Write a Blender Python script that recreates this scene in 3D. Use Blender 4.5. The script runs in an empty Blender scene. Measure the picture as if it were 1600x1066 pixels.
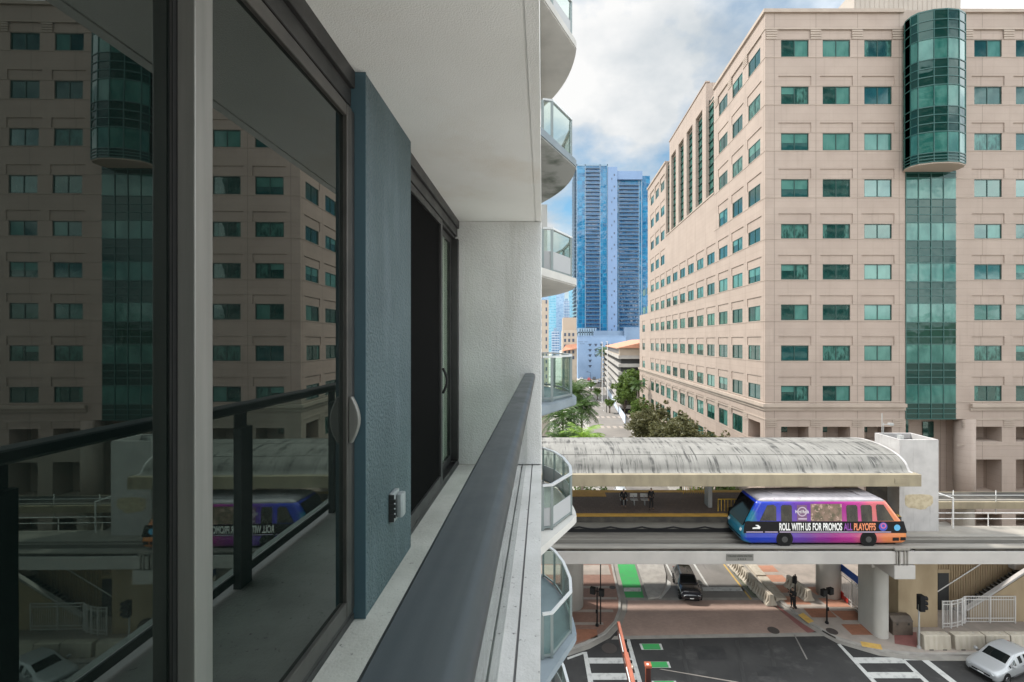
import bpy, math, random
from mathutils import Vector, Matrix
R = math.radians
random.seed(7)
SC = bpy.context.scene
COL = SC.collection
F, VX, VY, H = 700.0, 856.0, 533.0, 22.0      # focal length and vanishing point in photo pixels, eye height in metres

def P(x, y, Y):   # a photo pixel at depth Y as a world point
    return Vector(((x - VX) * Y / F, Y, H - (y - VY) * Y / F))
def G(x, y, z=0.0):
    return P(x, y, (H - z) * F / (y - VY))

# ------------------------------------------------------------------ materials
MATS = {}
def nd(nt, t, **kw):
    n = nt.nodes.new(t)
    for k, v in kw.items():
        if hasattr(n, k): setattr(n, k, v)
        else: n.inputs[k].default_value = v
    return n
def math_n(nt, op, a, b=None):
    n = nt.nodes.new('ShaderNodeMath'); n.operation = op
    for i, v in enumerate((a, b)):
        if v is None: continue
        if isinstance(v, (int, float)): n.inputs[i].default_value = v
        else: nt.links.new(v, n.inputs[i])
    return n.outputs[0]
def mixc(nt, fac, a, b):
    n = nt.nodes.new('ShaderNodeMix'); n.data_type = 'RGBA'
    for i, v in ((0, fac), (6, a), (7, b)):
        if isinstance(v, (int, float)): n.inputs[i].default_value = v
        elif isinstance(v, tuple): n.inputs[i].default_value = (*v[:3], 1)
        else: nt.links.new(v, n.inputs[i])
    return n.outputs[2]
def ramp(nt, fac, lo, hi):
    n = nt.nodes.new('ShaderNodeMapRange'); n.inputs[1].default_value = lo; n.inputs[2].default_value = hi
    nt.links.new(fac, n.inputs[0]); return n.outputs[0]
def coords(nt, scale=(1, 1, 1), kind='Object', rot=(0, 0, 0)):
    tc = nt.nodes.new('ShaderNodeTexCoord'); mp = nt.nodes.new('ShaderNodeMapping')
    mp.inputs['Scale'].default_value = scale; mp.inputs['Rotation'].default_value = rot
    nt.links.new(tc.outputs[kind], mp.inputs[0]); return mp.outputs[0]
def noise(nt, vec, scale, detail=4, rough=0.55):
    n = nt.nodes.new('ShaderNodeTexNoise'); n.inputs['Scale'].default_value = scale
    n.inputs['Detail'].default_value = detail; n.inputs['Roughness'].default_value = rough
    nt.links.new(vec, n.inputs['Vector']); return n.outputs['Fac']
def newmat(name):
    m = bpy.data.materials.new(name); m.use_nodes = True
    nt = m.node_tree; b = nt.nodes['Principled BSDF']; MATS[name] = m
    return m, nt, b
def bumpy(nt, b, h, strength, dist=0.02):
    n = nt.nodes.new('ShaderNodeBump'); n.inputs['Strength'].default_value = strength; n.inputs['Distance'].default_value = dist
    nt.links.new(h, n.inputs['Height']); nt.links.new(n.outputs[0], b.inputs['Normal'])
def M(name, col, rough=0.6, col2=None, ns=1.0, lo=0.4, hi=0.65, stretch=(1, 1, 1), bump=0, bs=60, metal=0, spec=0.5, coat=0, ior=None,
      rv=0, rvs=4, col3=None, ns3=8, lo3=.55, hi3=.75, stretch3=None):
    m, nt, b = newmat(name)
    b.inputs['Base Color'].default_value = (*col, 1); b.inputs['Roughness'].default_value = rough
    b.inputs['Metallic'].default_value = metal; b.inputs['Specular IOR Level'].default_value = spec
    b.inputs['Coat Weight'].default_value = coat
    if ior: b.inputs['IOR'].default_value = ior
    out = None
    if col2:
        f = ramp(nt, noise(nt, coords(nt, stretch), ns, 5), lo, hi)
        out = mixc(nt, f, col, col2)
    if col3:
        f = ramp(nt, noise(nt, coords(nt, stretch3 or stretch), ns3, 6, .65), lo3, hi3)
        out = mixc(nt, f, out if out else col, col3)
    if out: nt.links.new(out, b.inputs['Base Color'])
    if bump: bumpy(nt, b, noise(nt, coords(nt), bs, 3), bump)
    if rv: nt.links.new(math_n(nt, 'ADD', math_n(nt, 'MULTIPLY', math_n(nt, 'SUBTRACT', noise(nt, coords(nt), rvs, 6, .65), .5), rv * 2), rough), b.inputs['Roughness'])
    return m

def stone_mat(name, c1, c2, vj=4.83, hj=0.78):      # panels of slightly different tone, joints, rain streaks
    m, nt, b = newmat(name); b.inputs['Roughness'].default_value = .75
    v = coords(nt); s = nt.nodes.new('ShaderNodeSeparateXYZ'); nt.links.new(v, s.inputs[0])
    big = ramp(nt, noise(nt, v, .35, 5), .35, .7); c = mixc(nt, big, c1, c2)
    fine = ramp(nt, noise(nt, v, 9, 3), .3, .7); c = mixc(nt, math_n(nt, 'MULTIPLY', fine, .18), c, tuple(x * .7 for x in c1))
    st = ramp(nt, noise(nt, coords(nt, (2.2, 2.2, .12)), 1.0, 4), .56, .78)       # rain streaks
    c = mixc(nt, math_n(nt, 'MULTIPLY', st, .34), c, tuple(x * .5 for x in c1))
    cbn = nt.nodes.new('ShaderNodeCombineXYZ'); wn = nt.nodes.new('ShaderNodeTexWhiteNoise')
    nt.links.new(math_n(nt, 'FLOOR', math_n(nt, 'DIVIDE', math_n(nt, 'ADD', math_n(nt, 'ADD', s.outputs[0], s.outputs[1]), 400.0), vj)), cbn.inputs[0])
    nt.links.new(math_n(nt, 'FLOOR', math_n(nt, 'DIVIDE', s.outputs[2], hj * 2)), cbn.inputs[2]); nt.links.new(cbn.outputs[0], wn.inputs[0])
    c = mixc(nt, math_n(nt, 'MULTIPLY', wn.outputs[0], .20), c, tuple(x * .72 for x in c1))
    jh = math_n(nt, 'LESS_THAN', math_n(nt, 'FRACT', math_n(nt, 'DIVIDE', s.outputs[2], hj)), .05)
    gn = nt.nodes.new('ShaderNodeNewGeometry'); sn = nt.nodes.new('ShaderNodeSeparateXYZ'); nt.links.new(gn.outputs['Normal'], sn.inputs[0])
    xy = math_n(nt, 'ADD', math_n(nt, 'ADD', s.outputs[0], s.outputs[1]), math_n(nt, 'MULTIPLY', math_n(nt, 'ABSOLUTE', sn.outputs[0]), .71))
    jv = math_n(nt, 'LESS_THAN', math_n(nt, 'FRACT', math_n(nt, 'DIVIDE', math_n(nt, 'ADD', xy, 4830.0 - 1.055), vj)), .014)
    j = math_n(nt, 'MAXIMUM', math_n(nt, 'MULTIPLY', jh, .22), math_n(nt, 'MULTIPLY', jv, .6))
    c = mixc(nt, j, c, tuple(x * .3 for x in c1)); nt.links.new(c, b.inputs['Base Color'])
    return m
def glossy_glass(name, base, ior=1.9, rough=.03, wob=.0, ws=.6, var=None, tint=None):
    m, nt, b = newmat(name)
    b.inputs['Base Color'].default_value = (*base, 1); b.inputs['Roughness'].default_value = rough; b.inputs['IOR'].default_value = ior
    if tint: b.inputs['Specular Tint'].default_value = (*tint, 1)
    if var:
        f = ramp(nt, noise(nt, coords(nt, (1, 1, .4)), var[1], 3), .4, .62); nt.links.new(mixc(nt, f, base, var[0]), b.inputs['Base Color'])
    if wob: bumpy(nt, b, noise(nt, coords(nt), ws, 2), wob, .1)
    return m
def clear_glass(name, tint, ior=1.5, rough=.01, haze=0):
    m = bpy.data.materials.new(name); m.use_nodes = True; nt = m.node_tree; MATS[name] = m
    for n in list(nt.nodes): nt.nodes.remove(n)
    o = nt.nodes.new('ShaderNodeOutputMaterial'); mx = nt.nodes.new('ShaderNodeMixShader')
    t = nt.nodes.new('ShaderNodeBsdfTransparent'); g = nt.nodes.new('ShaderNodeBsdfGlossy'); ge = nt.nodes.new('ShaderNodeNewGeometry')
    t.inputs[0].default_value = (*tint, 1); g.inputs['Roughness'].default_value = rough
    dp = nt.nodes.new('ShaderNodeVectorMath'); dp.operation = 'DOT_PRODUCT'; nt.links.new(ge.outputs['Incoming'], dp.inputs[0]); nt.links.new(ge.outputs['Normal'], dp.inputs[1])
    f0 = ((ior - 1) / (ior + 1)) ** 2; om_ = math_n(nt, 'SUBTRACT', 1.0, math_n(nt, 'ABSOLUTE', dp.outputs['Value']))     # Schlick, the same from both sides
    nt.links.new(math_n(nt, 'ADD', math_n(nt, 'MULTIPLY', math_n(nt, 'POWER', om_, 5.0), 1 - f0), f0), mx.inputs[0]); nt.links.new(t.outputs[0], mx.inputs[1]); nt.links.new(g.outputs[0], mx.inputs[2])
    nt.links.new(mx.outputs[0], o.inputs[0]); return m

M('white_stucco', (.74, .745, .74), .9, (.65, .655, .65), 1.2, bump=.55, bs=70, col3=(.50, .50, .47), ns3=1.0, lo3=.50, hi3=.80, stretch3=(5, 5, .35))
M('ceiling_paint', (.86, .855, .84), .9, (.78, .775, .755), .8, .4, .7, bump=.3, bs=150, col3=(.70, .63, .54), ns3=.7, lo3=.52, hi3=.9)
M('teal_stucco', (.075, .114, .127), .6, (.063, .097, .110), 2, bump=1.0, bs=60, col3=(.115, .16, .18), ns3=1.3, lo3=.5, hi3=.8, stretch3=(4, 4, 1))
M('teal_smooth', (.06, .115, .145), .5)
M('balcony_concrete', (.50, .49, .46), .85, (.40, .39, .365), 3, bump=.2, bs=60, col3=(.16, .155, .15), ns3=34, lo3=.63, hi3=.70)
M('ledge_paint', (.50, .50, .485), .8, (.40, .40, .385), 2, col3=(.16, .155, .15), ns3=26, lo3=.62, hi3=.70, bump=.2)
M('groove_dark', (.16, .16, .16), .9)
M('rail_paint', (.046, .057, .062), .42, (.034, .044, .049), 1.0, stretch=(26, .7, 26), spec=.4, rv=.22, rvs=5, col3=(.10, .11, .11), ns3=90, lo3=.70, hi3=.76)
M('black_frame', (.034, .033, .033), .45, (.022, .022, .022), 4, rv=.2, col3=(.08, .078, .072), ns3=40, lo3=.70, hi3=.8)
M('bronze_frame', (.085, .080, .074), .4, (.06, .058, .055), 5, metal=.25, rv=.15)
M('aluminium', (.225, .222, .208), .42, (.185, .183, .172), 4, stretch=(6, 6, .3), metal=.3, rv=.15, rvs=8, col3=(.14, .14, .135), ns3=22, lo3=.68, hi3=.78)
M('gasket', (.008, .008, .008), .7)
glossy_glass('door_glass', (.003, .005, .0045), 1.80, .008, .012, .9, ((.009, .011, .010), 2.5), tint=(.88, 1, .94))
M('screen_mesh', (.006, .006, .006), 1.0, spec=.05)
M('room_blind', (.50, .46, .40), .8)
M('outlet_plastic', (.30, .32, .33), .3)
clear_glass('rail_glass', (.86, .93, .90), 1.36)
M('rail_post', (.24, .28, .28), .4, metal=.4)
M('rail_light', (.60, .62, .63), .4, metal=.3)
M('slab_grey', (.20, .24, .27), .8, (.17, .205, .23), 1.5)
M('slab_white', (.50, .49, .465), .85, (.43, .42, .40), 1.5)
M('slab_stained', (.33, .34, .33), .9, (.12, .14, .12), 1.1, .48, .66)
M('kick_panel', (.36, .37, .38), .5)
M('tower_wall', (.48, .47, .45), .85, (.42, .41, .40), .5)
stone_mat('office_stone', (.395, .314, .262), (.34, .267, .222))
M('office_trim', (.395, .322, .265), .75, (.34, .275, .226), .5)
M('office_soffit', (.42, .345, .285), .8)
M('window_frame_green', (.012, .05, .042), .4)
TT = (.75, 1, .93)
glossy_glass('pane_dark', (.005, .032, .027), 1.75, .03, .08, .5, ((.012, .07, .058), .45), tint=TT)
glossy_glass('pane_blue', (.005, .045, .046), 1.85, .03, .05, .5, ((.012, .085, .08), .5), tint=TT)
glossy_glass('pane_blind', (.07, .185, .158), 1.6, .06, .04, .5, ((.04, .13, .11), .8), tint=TT)
glossy_glass('pane_curtain', (.055, .155, .13), 1.6, .06, .04, .5, ((.012, .045, .037), 3.2), tint=TT)
glossy_glass('bay_spandrel', (.002, .026, .021), 1.42, .04, .22, .45, tint=TT)
glossy_glass('bay_vision', (.012, .085, .07), 1.55, .03, .2, .45, ((.045, .15, .125), .8), tint=TT)
M('bay_mullion', (.01, .07, .06), .4)
M('penthouse_metal', (.40, .35, .30), .6, (.36, .315, .27), .4)
def vault_mat():
    m, nt, b = newmat('vault_concrete'); b.inputs['Roughness'].default_value = .9
    c = mixc(nt, ramp(nt, noise(nt, coords(nt), .6, 5), .35, .7), (.245, .235, .215), (.165, .158, .143))
    s1 = ramp(nt, noise(nt, coords(nt, (3.6, .34, .34), rot=(0, 0, .14)), 1.0, 7, .68), .49, .60)
    msk = ramp(nt, noise(nt, coords(nt, (.34, 1.1, 1.1)), 1.0, 5), .36, .54)
    s2 = ramp(nt, noise(nt, coords(nt, (9, 1.6, 1.6)), 1.0, 5, .65), .48, .62)
    c = mixc(nt, math_n(nt, 'MULTIPLY', s2, .45), c, (.17, .165, .15))
    c = mixc(nt, math_n(nt, 'MULTIPLY', math_n(nt, 'MULTIPLY', s1, msk), .92), c, (.045, .044, .042))
    nt.links.new(c, b.inputs['Base Color']); bumpy(nt, b, noise(nt, coords(nt), 6, 4), .25)
vault_mat()
M('fascia_concrete', (.30, .255, .175), .9, (.23, .195, .135), 1.1, stretch=(1, 1, .4), col3=(.13, .12, .10), ns3=7, lo3=.64, hi3=.76)
M('white_concrete', (.47, .45, .435), .9, (.39, .37, .36), .8, col3=(.24, .23, .21), ns3=1.0, lo3=.58, hi3=.86, stretch3=(3.5, 3.5, .25))
M('patch_plaster', (.47, .40, .28), .95, (.36, .30, .20), 3)
M('girder_paint', (.43, .405, .38), .8, (.36, .34, .32), .4, col3=(.25, .23, .21), ns3=3, lo3=.70, hi3=.8)
M('dark_gap', (.035, .032, .028), .9, (.07, .062, .05), 1.5)
M('plinth_concrete', (.245, .228, .20), .85, (.175, .162, .142), .7, stretch=(.3, 4, 1))
M('deck_concrete', (.28, .255, .22), .9, (.21, .19, .165), .8)
M('rail_steel', (.40, .38, .35), .35, metal=.6)
M('track_bed', (.012, .011, .010), .95, (.024, .022, .019), 2, spec=.2)
def tile_mat(name, c1, c2, grout, sx, sy):
    m, nt, b = newmat(name); b.inputs['Roughness'].default_value = .7
    v = coords(nt); n = nt.nodes.new('ShaderNodeTexBrick'); nt.links.new(v, n.inputs[0]); n.offset = .5
    n.inputs['Color1'].default_value = (*c1, 1); n.inputs['Color2'].default_value = (*c2, 1); n.inputs['Mortar'].default_value = (*grout, 1)
    n.inputs['Scale'].default_value = 1; n.inputs['Mortar Size'].default_value = min(sx, sy) * .06
    n.inputs['Brick Width'].default_value = sx; n.inputs['Row Height'].default_value = sy
    f = ramp(nt, noise(nt, v, .5, 5), .35, .7)
    nt.links.new(mixc(nt, math_n(nt, 'MULTIPLY', f, .45), n.outputs[0], tuple(x * .55 for x in c1)), b.inputs['Base Color'])
tile_mat('platform_tile', (.16, .115, .095), (.125, .09, .075), (.09, .07, .06), .4, .4)
M('safety_yellow', (.62, .36, .07), .75, (.52, .30, .06), 2)
M('tactile_yellow', (.60, .38, .10), .8, (.50, .31, .08), 2.5)
M('steel_grey', (.25, .25, .25), .5)
M('yellow_paint', (.60, .38, .03), .5)
M('black_cable', (.012, .012, .013), .6)
M('sign_grey', (.16, .155, .14), .6)
M('sign_ink', (.03, .03, .028), .7)
M('white_paint', (.78, .78, .76), .5)
# train
def livery():
    m, nt, b = newmat('train_livery'); b.inputs['Roughness'].default_value = .28; b.inputs['Coat Weight'].default_value = .3
    v = coords(nt); s = nt.nodes.new('ShaderNodeSeparateXYZ'); nt.links.new(v, s.inputs[0])
    wob = math_n(nt, 'MULTIPLY', math_n(nt, 'SUBTRACT', noise(nt, v, .7, 4), .5), 2.6)
    f = ramp(nt, math_n(nt, 'ADD', s.outputs[0], wob), -6.0, 5.1)
    cr = nt.nodes.new('ShaderNodeValToRGB'); nt.links.new(f, cr.inputs[0]); e = cr.color_ramp.elements
    stops = [(0, (.008, .17, .27)), (.04, (.006, .035, .42)), (.13, (.012, .045, .46)), (.24, (.09, .05, .42)), (.36, (.14, .035, .30)), (.53, (.30, .012, .22)), (.66, (.42, .025, .24)), (.78, (.58, .11, .17)), (.88, (.68, .20, .085)), (1, (.70, .23, .055))]
    stops = [(p_, tuple(.86 * v_ for v_ in c_)) for p_, c_ in stops]
    e[0].position, e[0].color = stops[0][0], (*stops[0][1], 1); e[1].position, e[1].color = stops[-1][0], (*stops[-1][1], 1)
    for p, c in stops[1:-1]: q = e.new(p); q.color = (*c, 1)
    nt.links.new(cr.outputs[0], b.inputs['Base Color'])
livery()
M('train_black', (.008, .0075, .0085), .5, spec=.2)
M('train_roof', (.36, .335, .35), .45, (.27, .25, .265), 1.5, col3=(.20, .12, .16), ns3=1.3, lo3=.64, hi3=.72)
M('train_roof_grey', (.34, .31, .32), .6)
glossy_glass('train_glass', (.012, .011, .009), 1.5, .05, var=((.045, .04, .028), 1.6))
glossy_glass('train_windshield', (.004, .004, .005), 1.22, .08)
M('train_picture', (.23, .15, .11), .5, (.10, .085, .05), 2.2, .42, .6, col3=(.50, .34, .28), ns3=3.2, lo3=.54, hi3=.64)
M('train_teal', (.01, .16, .22), .3)
M('rubber', (.008, .008, .008), .85, spec=.2)
M('hub_grey', (.06, .06, .06), .5, metal=.5)
M('letter_white', (.78, .77, .75), .5)
M('letter_purple', (.22, .05, .30), .5)
M('letter_orange', (.75, .25, .12), .5)
M('logo_blue', (.05, .08, .42), .5)
M('logo_sky', (.10, .38, .62), .5)
M('logo_pink', (.60, .12, .25), .5)
M('emblem_panel', (.17, .085, .16), .5)
M('emblem_pale', (.50, .40, .50), .5)
M('letter_ghost', (.42, .34, .46), .5)
# ground
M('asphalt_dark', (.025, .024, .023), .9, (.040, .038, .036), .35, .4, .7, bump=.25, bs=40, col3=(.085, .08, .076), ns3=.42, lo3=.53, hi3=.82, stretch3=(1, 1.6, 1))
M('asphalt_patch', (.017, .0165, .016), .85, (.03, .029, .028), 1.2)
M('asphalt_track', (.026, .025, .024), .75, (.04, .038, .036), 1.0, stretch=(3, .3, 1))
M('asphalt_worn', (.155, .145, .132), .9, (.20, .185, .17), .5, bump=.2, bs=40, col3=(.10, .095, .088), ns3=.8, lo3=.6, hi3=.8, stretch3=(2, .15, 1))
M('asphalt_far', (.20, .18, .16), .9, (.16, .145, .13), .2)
M('city_ground', (.44, .41, .37), .95, (.35, .325, .295), .05, col3=(.12, .13, .09), ns3=.03, lo3=.55, hi3=.6)
M('bounce_paving', (.56, .53, .48), .9, (.48, .45, .41), .3)
M('kerb_concrete', (.34, .32, .29), .9, (.27, .25, .23), 1.5)
M('gutter_concrete', (.28, .26, .23), .9, (.22, .205, .185), 1.0)
M('walk_concrete', (.34, .29, .25), .9, (.27, .235, .205), 1.0)
tile_mat('walk_brick', (.33, .135, .075), (.27, .11, .06), (.24, .14, .10), .22, .11)
tile_mat('walk_brick_dull', (.27, .15, .11), (.22, .12, .09), (.21, .14, .11), .22, .11)
tile_mat('walk_brick_pale', (.46, .22, .14), (.40, .19, .12), (.38, .22, .16), .22, .11)
tile_mat('crossing_brick', (.34, .24, .195), (.295, .205, .168), (.315, .23, .19), .22, .11)
tile_mat('crossing_brick_red', (.25, .095, .085), (.21, .08, .07), (.23, .115, .10), .22, .11)
M('green_lane', (.035, .30, .075), .8, (.05, .25, .085), 1.5)
M('road_white', (.46, .455, .43), .85, (.30, .295, .28), 2.5, .5, .7)
M('road_yellow', (.52, .33, .07), .85, (.40, .28, .10), 2)
M('iron_cover', (.055, .045, .04), .7)
M('barrier_concrete', (.46, .41, .335), .9, (.37, .325, .26), 1.5, stretch=(2, 2, .4), col3=(.2, .18, .15), ns3=5, lo3=.68, hi3=.78)
M('pier_concrete', (.43, .41, .375), .9, (.35, .335, .305), .5, stretch=(1, 1, .4))
M('beige_concrete', (.40, .31, .20), .9, (.33, .25, .155), .8, stretch=(1, 1, .35))
M('white_metal', (.66, .64, .62), .5)
M('pole_black', (.008, .008, .0085), .6, spec=.25)
M('pole_grey', (.42, .42, .41), .5, metal=.3)
M('banner_blue', (.012, .075, .36), .6)
M('red_plastic', (.45, .04, .03), .5)
M('box_brown', (.11, .085, .065), .7, (.08, .062, .048), 2)
M('orange_steel', (.42, .125, .065), .5, (.33, .09, .048), 1.5)
M('oxide_dark', (.06, .02, .015), .7)
M('car_black', (.012, .013, .017), .2, coat=.8)
M('car_silver', (.34, .345, .35), .38, metal=.25, coat=.35)
M('car_white', (.62, .62, .62), .3, coat=.5)
M('car_red', (.32, .03, .03), .3, coat=.5)
glossy_glass('car_glass', (.008, .010, .010), 1.55, .03)
M('lamp_clear', (.55, .57, .58), .15)
M('lamp_red', (.30, .01, .01), .2)
M('chrome', (.6, .6, .6), .2, metal=1)
M('skin', (.28, .17, .115), .6)
M('cloth_black', (.010, .010, .012), .85)
M('cloth_dark', (.022, .02, .024), .85)
M('hair', (.012, .010, .009), .7)
M('bark', (.13, .10, .075), .95, (.08, .06, .045), 3, bump=.5, bs=12)
M('palm_bark', (.27, .235, .19), .95, (.19, .16, .13), 3, stretch=(1, 1, 6))
def leaf_mat(name, c1, c2, tr=.35):
    m = bpy.data.materials.new(name); m.use_nodes = True; nt = m.node_tree; MATS[name] = m
    b = nt.nodes['Principled BSDF']; b.inputs['Roughness'].default_value = .55
    g = nt.nodes.new('ShaderNodeNewGeometry'); c = mixc(nt, g.outputs['Random Per Island'], c1, c2)
    nt.links.new(c, b.inputs['Base Color']); o = nt.nodes['Material Output']
    t = nt.nodes.new('ShaderNodeBsdfTranslucent'); nt.links.new(c, t.inputs[0])
    mx = nt.nodes.new('ShaderNodeMixShader'); mx.inputs[0].default_value = tr
    nt.links.new(b.outputs[0], mx.inputs[1]); nt.links.new(t.outputs[0], mx.inputs[2]); nt.links.new(mx.outputs[0], o.inputs[0])
leaf_mat('leaf_oak', (.08, .085, .032), (.165, .155, .065), .4)
leaf_mat('leaf_green', (.07, .12, .022), (.15, .22, .045), .45)
leaf_mat('leaf_palm', (.022, .060, .012), (.085, .15, .03))
leaf_mat('leaf_bright', (.14, .26, .03), (.26, .40, .06))
# far city
def curtain(name, c1, c2, sx, sz, slab, slabw, ior=1.7, dark=None, wob=.12):
    m, nt, b = newmat(name); b.inputs['Roughness'].default_value = .05; b.inputs['IOR'].default_value = ior
    v = coords(nt); s = nt.nodes.new('ShaderNodeSeparateXYZ'); nt.links.new(v, s.inputs[0])
    u = math_n(nt, 'DIVIDE', math_n(nt, 'ADD', s.outputs[0], s.outputs[1]), sx); w = math_n(nt, 'DIVIDE', s.outputs[2], sz)
    cb = nt.nodes.new('ShaderNodeCombineXYZ'); nt.links.new(math_n(nt, 'FLOOR', u), cb.inputs[0]); nt.links.new(math_n(nt, 'FLOOR', w), cb.inputs[2])
    wn = nt.nodes.new('ShaderNodeTexWhiteNoise'); nt.links.new(cb.outputs[0], wn.inputs[0])
    c = mixc(nt, wn.outputs[0], c1, c2)
    if dark: c = mixc(nt, math_n(nt, 'GREATER_THAN', wn.outputs[0], .86), c, dark)
    j = math_n(nt, 'MAXIMUM', math_n(nt, 'LESS_THAN', math_n(nt, 'FRACT', w), slabw), math_n(nt, 'MULTIPLY', math_n(nt, 'LESS_THAN', math_n(nt, 'FRACT', u), .1), .7))
    c = mixc(nt, j, c, slab); nt.links.new(c, b.inputs['Base Color'])
    nt.links.new(math_n(nt, 'MULTIPLY', j, .6), b.inputs['Roughness'])
    if wob: bumpy(nt, b, noise(nt, coords(nt), .12, 3), wob, 1.0)
curtain('tower_glass', (.001, .075, .175), (.003, .155, .30), 2.6, 2.93, (.03, .14, .25), .08, 1.52, wob=.45)
curtain('tower_glass_dark', (.008, .05, .13), (.02, .10, .24), 1.9, 2.93, (.05, .09, .14), .08, 1.6, wob=.45)
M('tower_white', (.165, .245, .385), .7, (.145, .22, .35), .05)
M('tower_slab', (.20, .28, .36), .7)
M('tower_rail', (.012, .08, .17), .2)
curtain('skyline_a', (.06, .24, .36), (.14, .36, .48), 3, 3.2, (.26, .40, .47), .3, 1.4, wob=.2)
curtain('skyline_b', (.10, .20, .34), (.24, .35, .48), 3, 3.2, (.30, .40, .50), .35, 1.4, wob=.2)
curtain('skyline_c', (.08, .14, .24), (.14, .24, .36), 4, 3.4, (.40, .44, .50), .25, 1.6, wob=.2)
curtain('behind_a', (.05, .055, .06), (.22, .22, .21), 2.4, 3.1, (.62, .60, .56), .34, 1.5, dark=(.01, .01, .012), wob=0)
curtain('behind_b', (.03, .045, .05), (.12, .14, .15), 3.1, 3.3, (.42, .41, .40), .42, 1.5, wob=0)
M('podium_blue', (.16, .23, .33), .7, (.13, .19, .28), .1)
M('wall_blue_white', (.235, .335, .49), .8, (.20, .295, .44), .1)
M('window_hole', (.05, .07, .11), .4)
M('wall_cream', (.46, .39, .315), .85, (.40, .335, .27), .3)
M('wall_tan', (.40, .32, .25), .85)
M('roof_tile', (.50, .23, .14), .85, (.42, .20, .13), .8, stretch=(4, 1, 1))
M('garage_concrete', (.42, .40, .37), .9, (.34, .32, .30), .3)
M('garage_dark', (.045, .045, .045), .9)
M('hoarding', (.45, .53, .66), .7, (.62, .66, .72), .25, .45, .55)
M('low_wall', (.33, .29, .25), .85)

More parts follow.
